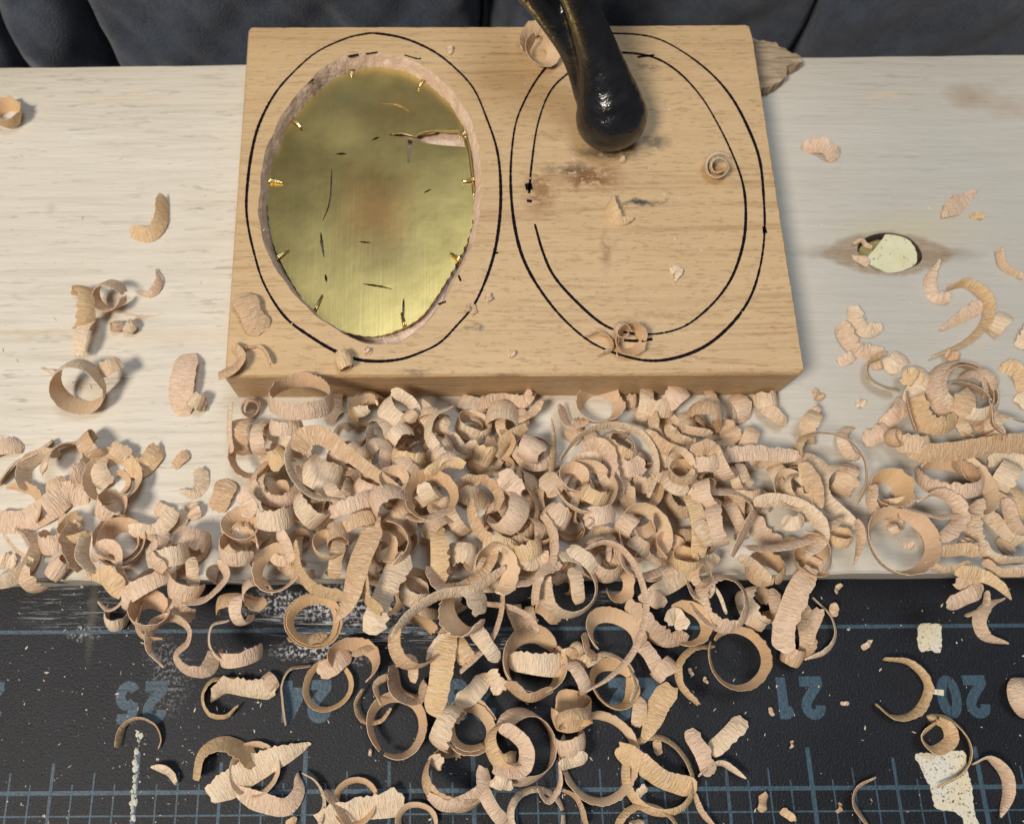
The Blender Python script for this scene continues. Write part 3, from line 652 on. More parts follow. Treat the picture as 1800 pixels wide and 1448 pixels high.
def strip(x0, y0, x1, y1, w, R=None, side=0, tp=(.12, .12), lab=None, z=None):
    """short arched strip seen from above between two pixels (a coil lying on its side)"""
    L = math.dist((x0, y0), (x1, y1)); R = max(L * .502, (R or L * .75) * (.62 if L < 80 else .75)); ch = min(.98, L / 2 / R); sw = 2 * math.degrees(math.asin(ch)); sw = sw + (SR.uniform(10, 170) if ch > .9 else 0); az = math.degrees(math.atan2(-(y1 - y0), x1 - x0)) + 90
    hh = R * math.cos(math.asin(ch))
    gg = 1.0
    if ch > .9 and not side:
        side = SR.uniform(8, 36); gg = SR.uniform(.72, .95)
        if SR.random() < .5: az += 180
    SH.append(K_((x0 + x1) / 2, (y0 + y1) / 2, R, w * .88, 90 - side, az, az + 180 - sw / 2, sw, 0, gg, tp, lab, z))

# --- buried filler first: short curls that carry the traced ones
def inside(x, y):
    if y < 1012: return (430 < x < 1480 and 712 < y) or (60 < x < 430 and y > 905 + (430 - x) * .05) or (x > 1560 and 690 < y < 960 and x > 1640 - (y - 690))
    return 620 < x < 1240 and y < 1035 + 60 * math.exp(-((x - 880) / 190) ** 2)
FILL0 = len(SH); cnt = 0; fr = random.Random(11)
while cnt < 215:
    x, y = fr.uniform(60, 1795), fr.uniform(705, 1260)
    if not inside(x, y): continue
    dens = 1.0 if 460 < x < 1330 and 725 < y < 1015 else .30
    if fr.random() > dens: continue
    R = fr.uniform(15, 36); az = fr.uniform(0, 360)
    kind = fr.random()
    if kind < .5: K(x, y, R, fr.uniform(16, 34), fr.uniform(55, 88), az, az + 180 - 75, fr.uniform(110, 230), fr.uniform(-10, 10), fr.uniform(.8, 1.1))
    elif kind < .8: K(x, y, R, fr.uniform(14, 28), fr.uniform(15, 50), az, fr.uniform(0, 360), fr.uniform(180, 400), 0, fr.uniform(.75, 1))
    else: strip(x - R * math.cos(az), y - R * math.sin(az), x + R * math.cos(az), y + R * math.sin(az), fr.uniform(16, 32), R * 1.3)
    cnt += 1
FILL1 = len(SH)

# --- bare board beside the brass end of the block
K(12, 201, 25, 24, 14, 90, 60, 350, lab='small closed ring of shaving near the board edge, alone on bare pine')
P(26, (50, 35), [(230, 406), (262, 411), (284, 388), (287, 345)], lab='crescent flake of shaving alone on bare pine beside brass end of block')
P(15, 40, [(240, 512), (264, 517), (281, 497), (274, 473)], tp=(.4, .4))
strip(138, 502, 150, 580, 34, 60); K(193, 522, 27, 34, 40, -100, 20, 330, 0, .8); K(203, 574, 10, 15, 55, 200, 0, 420, 0, .7); K(229, 576, 12, 18, 60, 150, 0, 420, 0, .7)
strip(172, 574, 165, 640, 30, 90); K(140, 678, 43, 42, 48, -88, 0, 356, lab='wide ring-shaped shaving tipped open on bare pine board'); strip(187, 664, 217, 642, 30, 40)
strip(352, 652, 352, 756, 46, 130); K(347, 705, 14, 28, 80, 60, 0, 380, 0, .8)
P(7, 60, [(72, 646), (92, 654), (104, 660)], tp=(.5, .3))
# --- on the block
strip(440, 545, 472, 612, 46, 120, lab='torn fan-shaped flake of shaving on block beside the brass plate'); P(26, (40, 60), [(408, 609), (424, 628), (412, 648), (386, 658)]); P(8, 10, [(428, 613), (455, 608), (470, 622), (476, 640)])
K(604, 632, 14, 34, 88, -70, 20, 560, 0, .7, lab='tiny tightly rolled shaving tube lying over the marker line'); K(952, 90, 26, 25, 25, -60, 130, 300, 0, .85); P(24, (30, 55), [(918, 82), (925, 60), (948, 52), (972, 60)])
K(1262, 293, 25, 20, 36, -110, 40, 620, 0, .42, lab='small snail-like spiral shaving on block inside the double outline')
P(24, (35, 55), [(1078, 347), (1074, 368), (1088, 387), (1112, 384)], tp=(.25, .5), lab='pale crescent shaving on block below the iron clamp foot')
K(1107, 596, 24, 22, 22, -70, 0, 345, lab='small ring shaving on block across the lower marker outlines'); K(1094, 580, 13, 16, 35, -80, 0, 330); P(9, 15, [(1030, 590), (1058, 583), (1078, 598), (1076, 614), (1056, 622)])
P(17, 80, [(1182, 470), (1192, 478), (1188, 492)], tp=(.2, .8)); P(10, 70, [(1090, 280), (1098, 284)]); P(9, 70, [(787, 80), (793, 92)]); P(12, 75, [(820, 545), (828, 538), (834, 550)]); P(11, 75, [(893, 618), (903, 624)]); P(10, 80, [(640, 613), (650, 620)]); P(10, 70, [(856, 518), (862, 527)])
# --- board beside the knot hole
P(24, (55, 70), [(1414, 256), (1440, 262), (1470, 278)], 8, lab='rolled pale shaving alone on grey-tinted pine beside the block'); P(28, 78, [(1656, 381), (1686, 358), (1716, 336)], 5, tp=(.3, .5), lab='leaf-shaped flat shaving on pine above the knot hole'); P(12, 80, [(1708, 377), (1728, 380)])
P(13, (20, 40), [(1755, 438), (1764, 466), (1800, 486)]); P(7, 50, [(1502, 428), (1516, 424), (1532, 436)]); P(14, 70, [(1500, 448), (1512, 456), (1524, 466)], tp=(.5, .2))
P(22, (45, 60), [(1650, 458), (1636, 490), (1645, 520), (1669, 524)], tp=(.6, .1)); P(19, (10, 45), [(1668, 506), (1700, 499), (1732, 525), (1733, 565), (1700, 600), (1640, 627)], tp=(.1, .4), lab='long thin hook-shaped shaving arching over pine below the knot hole')
P(27, 75, [(1655, 579), (1688, 559), (1722, 538)], 4, tp=(.9, .1)); P(23, (50, 65), [(1500, 540), (1507, 568), (1524, 582), (1546, 576)]); P(25, (45, 60), [(1478, 571), (1489, 598), (1514, 617), (1552, 614)], tp=(.1, .3))
strip(1736, 592, 1770, 556, 28, 32); strip(1772, 618, 1812, 580, 34, 60); P(18, 75, [(1476, 635), (1500, 628)]); P(12, 80, [(1536, 645), (1556, 640)]); P(10, 80, [(1432, 712), (1440, 722)]); P(16, 75, [(1432, 685), (1442, 702)], tp=(.6, .1)); P(14, 80, [(1508, 705), (1518, 712)]); P(16, 70, [(1662, 622), (1686, 630)])
# --- pile at the knot side
P(20, (10, 40), [(1556, 624), (1530, 636), (1527, 662), (1548, 680), (1574, 687)]); strip(1550, 655, 1582, 630, 34, 40); strip(1572, 722, 1602, 656, 34, 80); P(30, 70, [(1590, 660), (1620, 668)])
K(1697, 690, 62, 24, 12, 60, 30, 700, 0, .78, lab='big loosely wound spiral shaving on pine at the knot-hole side'); K(1700, 700, 40, 18, 25, 80, 0, 330); strip(1690, 660, 1722, 700, 30, 45); strip(1668, 735, 1690, 690, 40, 60, tp=(.05, .6)); strip(1715, 655, 1735, 690, 24, 45)
P(34, (20, 50), [(1612, 700), (1625, 738), (1655, 752), (1680, 735)]); strip(1532, 757, 1572, 716, 29, 70); strip(1508, 778, 1556, 762, 32, 50); P(22, 25, [(1596, 690), (1600, 730), (1612, 758)]); K(1570, 770, 14, 22, 40, 0, 0, 300)
K(1500, 778, 26, 16, 20, 0, 90, 200); P(26, 30, [(1800, 740), (1762, 730), (1748, 745), (1755, 770)]); P(22, 30, [(1740, 705), (1745, 740), (1765, 765)]); strip(1770, 720, 1810, 700, 36, 60); P(24, 50, [(1765, 640), (1790, 655), (1805, 690)])
K(1668, 838, 52, 26, 48, 95, 150, 330, 0, .9); K(1682, 850, 62, 20, 22, 80, -110, 240); P(36, (60, 52), [(1606, 770), (1612, 795), (1660, 797), (1730, 787), (1815, 778)], 6, tp=(.05, .05), lab='long broad straight shaving strip lying across the knot-side pile')
P(26, 55, [(1738, 812), (1765, 805), (1805, 815)]); strip(1742, 866, 1782, 818, 36, 44); strip(1760, 920, 1776, 862, 32, 60); P(24, 12, [(1722, 880), (1710, 915), (1722, 960), (1755, 985), (1810, 985)], tp=(.05, .05)); P(24, 40, [(1735, 900), (1775, 940), (1810, 950)]); P(20, 20, [(1765, 880), (1790, 930), (1815, 935)])
K(1700, 962, 15, 26, 60, 80, 0, 330); P(22, 60, [(1655, 968), (1690, 965), (1715, 970)]); P(18, (30, 60), [(1730, 985), (1760, 1005), (1800, 1004)]); P(16, 30, [(1630, 990), (1665, 1003), (1700, 990)])
K(1560, 862, 29, 30, 10, 90, 170, 345, lab='small upright ring shaving beside the large ring on pine'); P(20, (5, 30), [(1532, 855), (1531, 885), (1552, 905), (1585, 900), (1606, 882)]); K(1582, 952, 56, 25, 12, 90, 80, 352, lab='large upright ring shaving standing near the board edge'); P(14, 20, [(1604, 895), (1618, 930), (1625, 965)]); K(1572, 930, 9, 16, 60, 20, 0, 330); P(13, 75, [(1592, 955), (1606, 962)])
P(24, (10, 50), [(1614, 880), (1648, 866), (1683, 885), (1686, 915), (1652, 952)], tp=(.3, .1)); P(16, 35, [(1588, 892), (1620, 902), (1650, 908), (1686, 905)])
P(17, (5, 25), [(1403, 806), (1408, 775), (1440, 762), (1490, 772), (1520, 805), (1522, 850), (1506, 884)], lab='tall thin hoop of shaving arching over bare pine'); P(30, (8, 60), [(1490, 822), (1462, 820), (1443, 842), (1448, 872), (1475, 900), (1500, 930)], lab='S-curved ribbon shaving at the knot-side rim of the pile'); K(1475, 945, 20, 20, 50, 90, 0, 330); P(14, 20, [(1505, 915), (1514, 950), (1500, 990)], tp=(.1, .5))
K(1392, 862, 34, 14, 18, 60, 0, 340); K(1395, 855, 20, 14, 40, 0, 60, 300); P(24, 70, [(1412, 815), (1430, 850), (1440, 890)]); P(24, 82, [(1235, 806), (1300, 800), (1360, 799), (1403, 800)], 3, lab='flat ragged strip of shaving leading from pile to bare pine')
# --- main pile in front of the block
K(440, 806, 32, 20, 12, 0, 120, 270); strip(428, 735, 430, 805, 40, 45); strip(458, 745, 460, 800, 26, 40); K(440, 716, 15, 22, 35, -60, 0, 340); P(16, 40, [(405, 715), (403, 760), (408, 795)])
K(489, 842, 42, 22, 12, 90, 60, 330); strip(478, 822, 508, 800, 40, 40); P(30, 65, [(490, 770), (520, 790), (545, 792)])
strip(612, 684, 592, 742, 26, 90, tp=(.8, .05), lab='pointed cone-shaped shaving against the front of the block'); strip(582, 745, 600, 720, 26, 40); strip(622, 748, 666, 693, 32, 50); K(640, 712, 24, 22, 50, 120, 0, 300); strip(678, 703, 722, 756, 44, 42, lab='broad ribbed shaving roll leaning on the block front'); P(22, 45, [(690, 690), (720, 705), (735, 730)]); K(722, 732, 10, 22, 80, 40, 0, 300)
strip(652, 735, 686, 790, 30, 55); strip(688, 780, 722, 757, 28, 36); P(24, 20, [(588, 768), (590, 795), (618, 805), (648, 790), (652, 755)]); P(10, 35, [(588, 768), (600, 748), (614, 755)])
strip(650, 800, 678, 775, 30, 30); P(26, 50, [(640, 830), (672, 822), (680, 790), (668, 776)]); strip(690, 795, 745, 810, 26, 40); strip(700, 808, 728, 838, 28, 40); K(692, 846, 22, 18, 20, 60, 0, 340); K(646, 868, 26, 38, 78, 60, 160, 170)
K(568, 836, 36, 56, 82, 62, 172, 150, lab='fat ribbed barrel-shaped shaving inside a long looped one')
K(528, 697, 54, 30, 36, 92, -70, 420, 0, .93, lab='largest thick ring shaving standing against the block front', z=9)
K(505, 745, 30, 26, 60, 90, 200, 140)
P(20, (20, 5), [(590, 878), (550, 870), (520, 842), (507, 806), (517, 770), (547, 751)], tp=(.1, .35), z=3); P(36, (62, 72), [(524, 792), (536, 772), (565, 770), (600, 792), (640, 820), (712, 871)], 14, tp=(.05, .05), wend=13, lab='very long tapering shaving strip lying diagonally over the pile', z=6)
strip(526, 866, 572, 922, 46, 60, tp=(.75, .05), lab='teardrop cone of shaving resting on the pile'); strip(580, 858, 606, 898, 24, 60); strip(582, 906, 660, 886, 29, 70); strip(600, 930, 660, 912, 28, 60); strip(655, 900, 712, 870, 46, 34, z=4); P(9, 80, [(664, 902), (664, 932)])
K(757, 872, 42, 23, 12, 80, -80, 352, z=4, lab='neat upright ring shaving in the middle of the pile'); K(752, 862, 20, 26, 70, 30, 180, 200); P(24, 30, [(715, 905), (750, 912), (790, 895)])
K(832, 748, 29, 28, 40, 70, -60, 350); P(22, (15, 55), [(795, 716), (764, 730), (753, 762), (772, 800)]); strip(808, 706, 850, 730, 32, 45); P(24, 40, [(790, 765), (815, 790), (838, 780)]); K(790, 800, 28, 22, 65, 60, 140, 220); strip(762, 822, 812, 815, 26, 40); P(20, 50, [(748, 832), (786, 812), (816, 818)])
strip(850, 735, 912, 742, 60, 34, z=2, lab='fan-shaped ribbed shaving roll below the block middle'); K(850, 798, 18, 34, 65, 70, 150, 260); P(22, 55, [(840, 710), (880, 700), (920, 708), (938, 690)]); P(20, 45, [(912, 740), (935, 725), (950, 708)]); P(16, 60, [(925, 690), (934, 705)])
K(938, 792, 34, 15, 28, 70, 0, 345, z=3); strip(922, 812, 946, 772, 46, 34); P(16, 45, [(970, 738), (974, 770), (970, 835)], 5, tp=(.7, .2), z=5); P(24, 40, [(875, 800), (895, 770), (925, 752)])
K(1052, 712, 34, 30, 12, 88, 20, 350, lab='upright ring shaving touching the front of the block'); P(30, 40, [(985, 715), (1000, 745), (1030, 740)]); strip(1136, 684, 1120, 744, 27, 60); K(1110, 706, 9, 22, 80, 80, 0, 340); strip(1165, 722, 1198, 688, 38, 50); P(18, 25, [(1146, 722), (1150, 752), (1166, 770)], tp=(.1, .5)); P(28, 50, [(1134, 760), (1170, 790), (1214, 800), (1214, 775)]); P(20, 30, [(1176, 748), (1186, 768), (1210, 778)])
strip(1206, 722, 1268, 744, 34, 50); P(16, 40, [(1182, 732), (1208, 755), (1250, 762)]); strip(1286, 700, 1300, 745, 36, 50); strip(1326, 705, 1368, 700, 30, 28); P(30, 70, [(1275, 740), (1285, 775)])
K(1090, 782, 31, 20, 22, 60, -60, 420, 0, .8); P(13, (5, 30), [(985, 806), (1018, 768), (1068, 747), (1118, 755), (1146, 786), (1153, 826), (1140, 872)], lab='wide thin hoop of shaving enclosing a smaller spiral in the pile', z=4); P(34, 60, [(1075, 810), (1100, 825), (1130, 815)]); P(20, 55, [(1070, 775), (1085, 795), (1110, 800)])
P(30, (45, 30), [(1026, 790), (1050, 785), (1068, 800), (1076, 835), (1088, 870)], 12, z=5); K(1030, 858, 51, 23, 20, 84, 40, 345, z=4, lab='big upright ring shaving with a smaller curl inside it, mid pile'); K(1008, 842, 24, 20, 22, 60, 0, 330, z=2); K(1045, 868, 24, 26, 60, 60, 150, 220)
K(885, 892, 63, 20, 12, 50, 140, -330, z=5, lab='largest open hoop of shaving lying on top of the pile'); strip(908, 864, 876, 934, 42, 60, z=3); P(20, 30, [(800, 860), (820, 845), (855, 845), (876, 868), (872, 895)]); P(34, 60, [(880, 840), (900, 850), (915, 865)])
strip(955, 842, 978, 870, 40, 40); K(980, 905, 22, 38, 66, 55, 150, 250, z=3); strip(1025, 912, 1075, 906, 36, 50); P(16, 70, [(1030, 915), (1042, 924)])
P(22, (10, 25), [(955, 905), (973, 945), (966, 990), (935, 1020), (890, 1026)], z=3); P(26, 50, [(905, 985), (930, 992), (958, 980)]); strip(905, 970, 950, 955, 34, 40); strip(850, 960, 905, 965, 30, 60)
K(1130, 940, 46, 22, 14, 0, -50, 260, z=3); P(12, 30, [(1078, 945), (1070, 965), (1068, 985)]); K(1105, 925, 19, 32, 66, -40, 80, 200); K(1130, 922, 20, 30, 55, -80, 200, 200); strip(1108, 952, 1134, 972, 30, 30)
K(1062, 978, 36, 36, 8, 90, 0, 345); P(30, 12, [(1095, 960), (1098, 995), (1130, 1010), (1165, 1000)])
K(1195, 845, 28, 28, 45, 50, -60, 330, z=3); K(1240, 870, 26, 34, 58, 15, 30, 330, z=5); strip(1194, 880, 1200, 986, 30, 110, z=6, lab='long narrow ribbed strip hanging down the pile'); strip(1215, 915, 1240, 958, 30, 50); strip(1254, 890, 1268, 966, 29, 60, z=2); P(31, (40, 30), [(1245, 862), (1290, 868), (1322, 893), (1312, 925), (1286, 976)], 8, z=6, tp=(.05, .2), lab='broad bent ribbon shaving folded at a sharp angle on the pile'); P(34, 60, [(1320, 915), (1350, 950), (1365, 970)]); K(1200, 830, 24, 18, 40, 100, 0, 330)
P(28, (55, 15), [(1328, 882), (1370, 880), (1412, 892), (1438, 918), (1440, 950), (1415, 975)], 5, z=3); P(25, (28, 14), [(1312, 962), (1360, 962), (1420, 946), (1476, 912)], z=5, lab='long smooth dark-faced strip lying over the knot-side edge of the pile'); K(1428, 965, 34, 24, 20, 60, -80, 170); P(24, 65, [(1378, 915), (1398, 920), (1412, 910)]); strip(1262, 785, 1280, 845, 28, 50, z=2); P(30, 65, [(1220, 800), (1240, 790), (1262, 800)]); P(26, 70, [(1222, 818), (1262, 815)]); K(1195, 815, 26, 12, 20, 0, 0, 340); strip(1292, 820, 1300, 850, 20, 40)
# --- rim of pile over the board edge
K(487, 1003, 36, 27, 14, 80, 40, 345, lab='neat ring shaving hanging over the board edge'); strip(400, 950, 445, 930, 40, 40); K(420, 960, 34, 30, 40, 90, 0, 320); K(425, 925, 26, 24, 20, 80, 0, 340); strip(405, 850, 395, 900, 40, 60); P(30, 60, [(425, 870), (440, 890), (430, 905)]); strip(452, 905, 520, 905, 40, 40, lab='wide folded band of shaving at the brass-side rim of the pile'); P(20, 60, [(490, 935), (505, 960), (512, 985)])
strip(575, 945, 612, 940, 42, 26); strip(600, 950, 592, 1015, 26, 60); K(578, 960, 26, 22, 30, 60, 90, 220); P(28, (15, 30), [(520, 955), (524, 995), (548, 1032), (605, 1050)], lab='broad curved ribbon sweeping under the ragged long strip'); P(40, (68, 58), [(655, 925), (640, 965), (626, 1015), (612, 1060), (590, 1090)], 10, z=5, tp=(.05, .3), lab='long ragged-edged ribbon crossing from pile down to mat')
K(680, 955, 40, 34, 15, 0, -70, 160); K(672, 962, 22, 18, 20, 0, -80, 180); strip(708, 985, 664, 1112, 42, 150, z=3, lab='long straight ribbed strip with curled head over the board edge'); K(728, 1040, 24, 34, 40, 60, 0, 330); P(30, 20, [(640, 1010), (645, 1050), (670, 1075)]); strip(765, 935, 770, 1025, 32, 90, z=3); P(30, 30, [(755, 1000), (775, 1030), (810, 1030)]); strip(790, 975, 838, 985, 44, 28)
K(866, 1003, 38, 30, 28, 10, -70, 250, z=3); P(24, 40, [(800, 1035), (850, 1005), (870, 970)]); K(1003, 1030, 50, 30, 18, -50, 110, -310, z=2, lab='open ring shaving with broad curled tail at the board edge'); strip(945, 1062, 980, 1088, 34, 40); strip(1005, 1005, 1014, 1060, 26, 60); P(22, (30, 45), [(940, 1060), (950, 1010), (985, 992)]); strip(1000, 965, 1042, 1005, 26, 60, z=4)
P(30, (66, 56), [(1140, 1046), (1180, 1026), (1218, 1000), (1262, 983)], 8, z=4, tp=(.2, .1), lab='ragged orange-tinted strip bridging board edge and mat'); K(1205, 985, 22, 24, 45, 90, 0, 320); K(1235, 1010, 20, 12, 30, 0, 0, 320); P(16, 35, [(1210, 1025), (1222, 1050), (1245, 1045), (1250, 1015)])
K(1272, 1057, 43, 25, 10, 84, -60, 352, lab='neat ring shaving on mat just off the board edge'); P(6, 70, [(1256, 1032), (1268, 1055), (1278, 1078)]); K(1345, 1000, 32, 30, 42, 85, -70, 340); P(20, 40, [(1300, 980), (1330, 995), (1350, 1020)]); K(1330, 1065, 34, 34, 42, 20, 20, 330); strip(1350, 1040, 1352, 1095, 24, 60); P(22, 50, [(1315, 1090), (1340, 1105)])
# --- pile at the brass side
strip(0, 800, 45, 788, 34, 50); P(28, (10, 40), [(-6, 850), (22, 818), (58, 797), (88, 775)]); P(26, 12, [(38, 856), (42, 822), (68, 800), (100, 795)]); K(118, 810, 38, 30, 28, 60, 215, -280, lab='large open hoop shaving in the brass-side heap'); strip(148, 764, 182, 808, 32, 45); K(200, 842, 43, 28, 16, 70, 80, 350, lab='ring shaving with a flake inside at brass-side heap'); strip(182, 815, 200, 860, 36, 60); K(205, 850, 20, 14, 15, 0, -60, 150); strip(202, 792, 232, 808, 30, 45); P(32, (75, 50), [(222, 822), (250, 822), (268, 805), (276, 786)], 3)
P(17, 80, [(305, 820), (318, 808), (330, 798)]); P(25, (55, 65), [(320, 862), (342, 868), (354, 850), (352, 826)], tp=(.6, .1)); P(25, 70, [(272, 890), (290, 902), (300, 912)]); P(22, 65, [(298, 925), (318, 915), (326, 900)]); P(25, 78, [(334, 888), (344, 908)])
K(10, 905, 58, 22, 15, 90, -10, 110, tp=(.05, .3)); P(42, (62, 70), [(-8, 916), (40, 918), (90, 897), (120, 870), (150, 872)], 8, z=2, tp=(.03, .1), lab='broad smooth shaving strip across the brass-side heap'); strip(92, 862, 122, 850, 26, 40); K(12, 975, 48, 24, 15, 90, 70, -190); P(9, 40, [(5, 935), (30, 970), (60, 985)]); P(26, 80, [(0, 985), (25, 990)])
K(100, 945, 30, 34, 50, 100, 150, 230); strip(92, 985, 118, 1010, 44, 26); strip(110, 915, 145, 935, 30, 40); K(140, 925, 34, 28, 40, 120, 120, 200); P(26, 20, [(125, 920), (122, 965), (140, 1000)]); P(24, 18, [(150, 935), (146, 975), (165, 1005)]); K(215, 955, 44, 32, 14, 80, 90, 640, 0, .62, lab='tight double-walled coil shaving at brass-side heap'); strip(190, 905, 222, 885, 36, 40); K(195, 890, 24, 30, 50, 60, 0, 280); P(26, 60, [(230, 930), (265, 935), (290, 920), (310, 900)]); P(20, 60, [(275, 975), (285, 950), (290, 935)])
P(28, 18, [(200, 1010), (235, 1030), (268, 1008)]); strip(262, 982, 335, 968, 36, 45); strip(310, 945, 365, 955, 38, 50); P(30, 45, [(275, 950), (262, 975), (285, 1000)]); strip(345, 985, 350, 1030, 24, 60)
P(28, (60, 10), [(172, 985), (185, 962), (208, 970), (212, 1000), (226, 1030), (215, 1058), (192, 1072), (172, 1058)], 6, z=4, tp=(.05, .5), lab='shaving with curled head and hooked tail dangling onto the mat'); P(34, 70, [(150, 1010), (185, 1015), (210, 1040)], tp=(.6, .1))
strip(230, 1055, 305, 1015, 32, 80); strip(300, 1020, 360, 1045, 44, 34); P(28, (20, 40), [(320, 1060), (365, 1050), (398, 1015), (385, 985)], z=2)
# --- on the black mat
K(262, 1078, 30, 34, 34, 60, 30, 330); P(22, (25, 40), [(250, 1060), (240, 1095), (255, 1120), (282, 1122)], tp=(.05, .5)); K(205, 1085, 20, 26, 40, 80, 150, 230); K(230, 1060, 12, 20, 60, 0, 0, 300); strip(300, 1058, 345, 1090, 30, 60)
P(24, (4, 40), [(286, 1170), (262, 1138), (272, 1098), (302, 1086), (330, 1102), (330, 1128), (308, 1152), (326, 1176), (362, 1178), (374, 1150)], tp=(.25, .05), wend=34, lab='S-shaped shaving above numeral 25 ending in a broad flap')
strip(378, 1072, 432, 1058, 34, 30); strip(425, 1045, 432, 1100, 26, 40); P(14, 5, [(402, 1090), (372, 1098), (368, 1132), (386, 1160), (416, 1165)]); strip(388, 1152, 458, 1144, 28, 44, side=20, lab='short boat-shaped shaving on mat between numerals 25 and 24'); K(452, 1040, 24, 34, 45, -60, 0, 300)
P(21, 6, [(410, 1192), (372, 1194), (355, 1224), (368, 1256), (398, 1260), (416, 1242)], tp=(.3, .3), lab='C-shaped shaving on mat beside numeral 24'); P(33, (50, 62), [(372, 1230), (394, 1208), (435, 1210), (480, 1214)], 3, tp=(.3, .05)); strip(462, 1186, 484, 1212, 24, 24)
P(13, 8, [(502, 1273), (497, 1232), (495, 1202), (510, 1176), (546, 1170)], lab='hook-shaped narrow shaving standing on numeral 24'); K(577, 1205, 40, 14, 6, 90, 60, 356, lab='thin ring shaving encircling part of numeral 24'); K(622, 1166, 40, 32, 26, 80, -50, 230); strip(568, 1182, 615, 1150, 36, 60, z=1); P(16, 45, [(620, 1150), (640, 1142), (655, 1135)])
K(553, 1093, 47, 17, 12, 60, 60, 690, 0, .80, lab='loosely wound two-turn spiral shaving on scuffed mat'); P(24, 35, [(510, 1118), (540, 1125), (570, 1115)])
K(815, 1072, 40, 46, 46, -150, 0, 330, lab='deep cup-shaped shaving below the pile centre', z=4); P(24, (15, 30), [(692, 1118), (722, 1078), (772, 1047), (835, 1035), (885, 1000)], z=2); K(730, 1128, 44, 40, 36, 20, 30, 290, z=3); P(38, 12, [(690, 1170), (700, 1215), (735, 1228), (748, 1200)]); P(22, 50, [(698, 1165), (722, 1160), (725, 1195)])
P(14, (10, 30), [(885, 1020), (880, 1080), (860, 1130), (810, 1180)], tp=(.1, .2), z=6); strip(790, 1108, 768, 1242, 40, 160, z=2); P(30, 60, [(760, 1165), (775, 1130), (800, 1122)]); strip(800, 1120, 820, 1165, 34, 50); P(14, 20, [(850, 1060), (895, 1066), (930, 1085), (945, 1110)]); strip(830, 1105, 868, 1160, 30, 70)
K(697, 1275, 49, 25, 14, 60, -112, 342, lab='ring shaving with a ragged gap on mat right of numeral 24'); P(12, 20, [(638, 1212), (626, 1240), (640, 1266), (668, 1266), (686, 1245)]); P(18, (20, 40), [(668, 1235), (660, 1205), (680, 1188)], tp=(.4, .1)); K(826, 1280, 43, 30, 9, 80, 20, 640, 0, .76, lab='tightly wound double ring shaving on black mat'); strip(802, 1246, 768, 1308, 36, 60); strip(800, 1242, 856, 1196, 36, 80, tp=(.3, .2)); P(26, 60, [(858, 1305), (880, 1335), (905, 1330)])
K(937, 1166, 52, 42, 18, 84, 40, 350, lab='large broad ring shaving on mat with a strip inside', z=2); strip(895, 1160, 985, 1170, 40, 70); P(34, 12, [(893, 1205), (930, 1228), (968, 1215)]); P(30, 60, [(860, 1180), (880, 1215)]); P(26, 55, [(990, 1150), (1018, 1158), (1034, 1166)]); strip(1000, 1165, 1025, 1215, 28, 50); strip(1005, 1130, 1022, 1150, 20, 20)
K(1080, 1118, 44, 26, 30, 80, -30, 240, z=2, lab='broad C-shaped shaving standing on mat under the thin long hoop'); P(26, 30, [(1030, 1115), (1034, 1142), (1046, 1152)]); K(1078, 1204, 40, 26, 20, 70, 30, 350, 0, .9); P(15, 20, [(1030, 1170), (1062, 1148), (1100, 1165), (1118, 1205), (1110, 1230)]); P(34, (52, 45), [(1105, 1062), (1135, 1098), (1165, 1125), (1205, 1122)], 6, z=3); strip(1118, 1130, 1150, 1180, 30, 60); strip(1148, 1195, 1184, 1160, 28, 40); K(1205, 1098, 36, 20, 12, 80, -110, 230); P(26, 55, [(1130, 1045), (1165, 1062)]); P(26, 60, [(1172, 1092), (1190, 1080), (1200, 1105)]); P(24, 30, [(1215, 1060), (1240, 1090), (1255, 1100)])
P(13, (15, 30), [(1030, 966), (1060, 953), (1092, 966), (1116, 1000), (1131, 1050), (1129, 1095), (1110, 1148), (1072, 1190), (1030, 1216)], 10, z=9, tp=(.05, .25), lab='very long thin thread-like hoop of shaving from pile to mat')
P(36, (65, 58), [(1425, 1002), (1395, 1045), (1380, 1095), (1378, 1142)], 8, tp=(.2, .05), lab='long ragged vertical ribbon at knot-side end of mat pile'); strip(1375, 1145, 1412, 1160, 34, 30); strip(1408, 1085, 1402, 1150, 32, 60); P(20, (10, 35), [(1430, 1052), (1462, 1082), (1468, 1118), (1450, 1146), (1418, 1158)], tp=(.5, .3)); P(18, 45, [(1392, 1045), (1412, 1062), (1420, 1085)]); P(22, 40, [(1440, 1072), (1428, 1100), (1422, 1130)]); P(14, 50, [(1462, 1062), (1470, 1080)])
K(1297, 1155, 53, 17, 7, 90, 150, 345, 0, .90, tp=(.25, .08), lab='thin nearly closed ring shaving on mat beside numeral 21'); P(16, 6, [(1254, 1135), (1218, 1140), (1192, 1168), (1196, 1204), (1226, 1236)], tp=(.05, .1), lab='open C-shaped thin shaving hooked beside the thin ring'); P(34, (62, 50), [(1178, 1206), (1152, 1245), (1128, 1305)], 8, tp=(.1, .4), lab='blade-shaped pale shaving standing on mat'); strip(1118, 1228, 1108, 1270, 26, 60); P(27, 68, [(1302, 1262), (1276, 1292), (1252, 1322)], 9, lab='straight tongue-shaped shaving alone on mat below numeral 21')
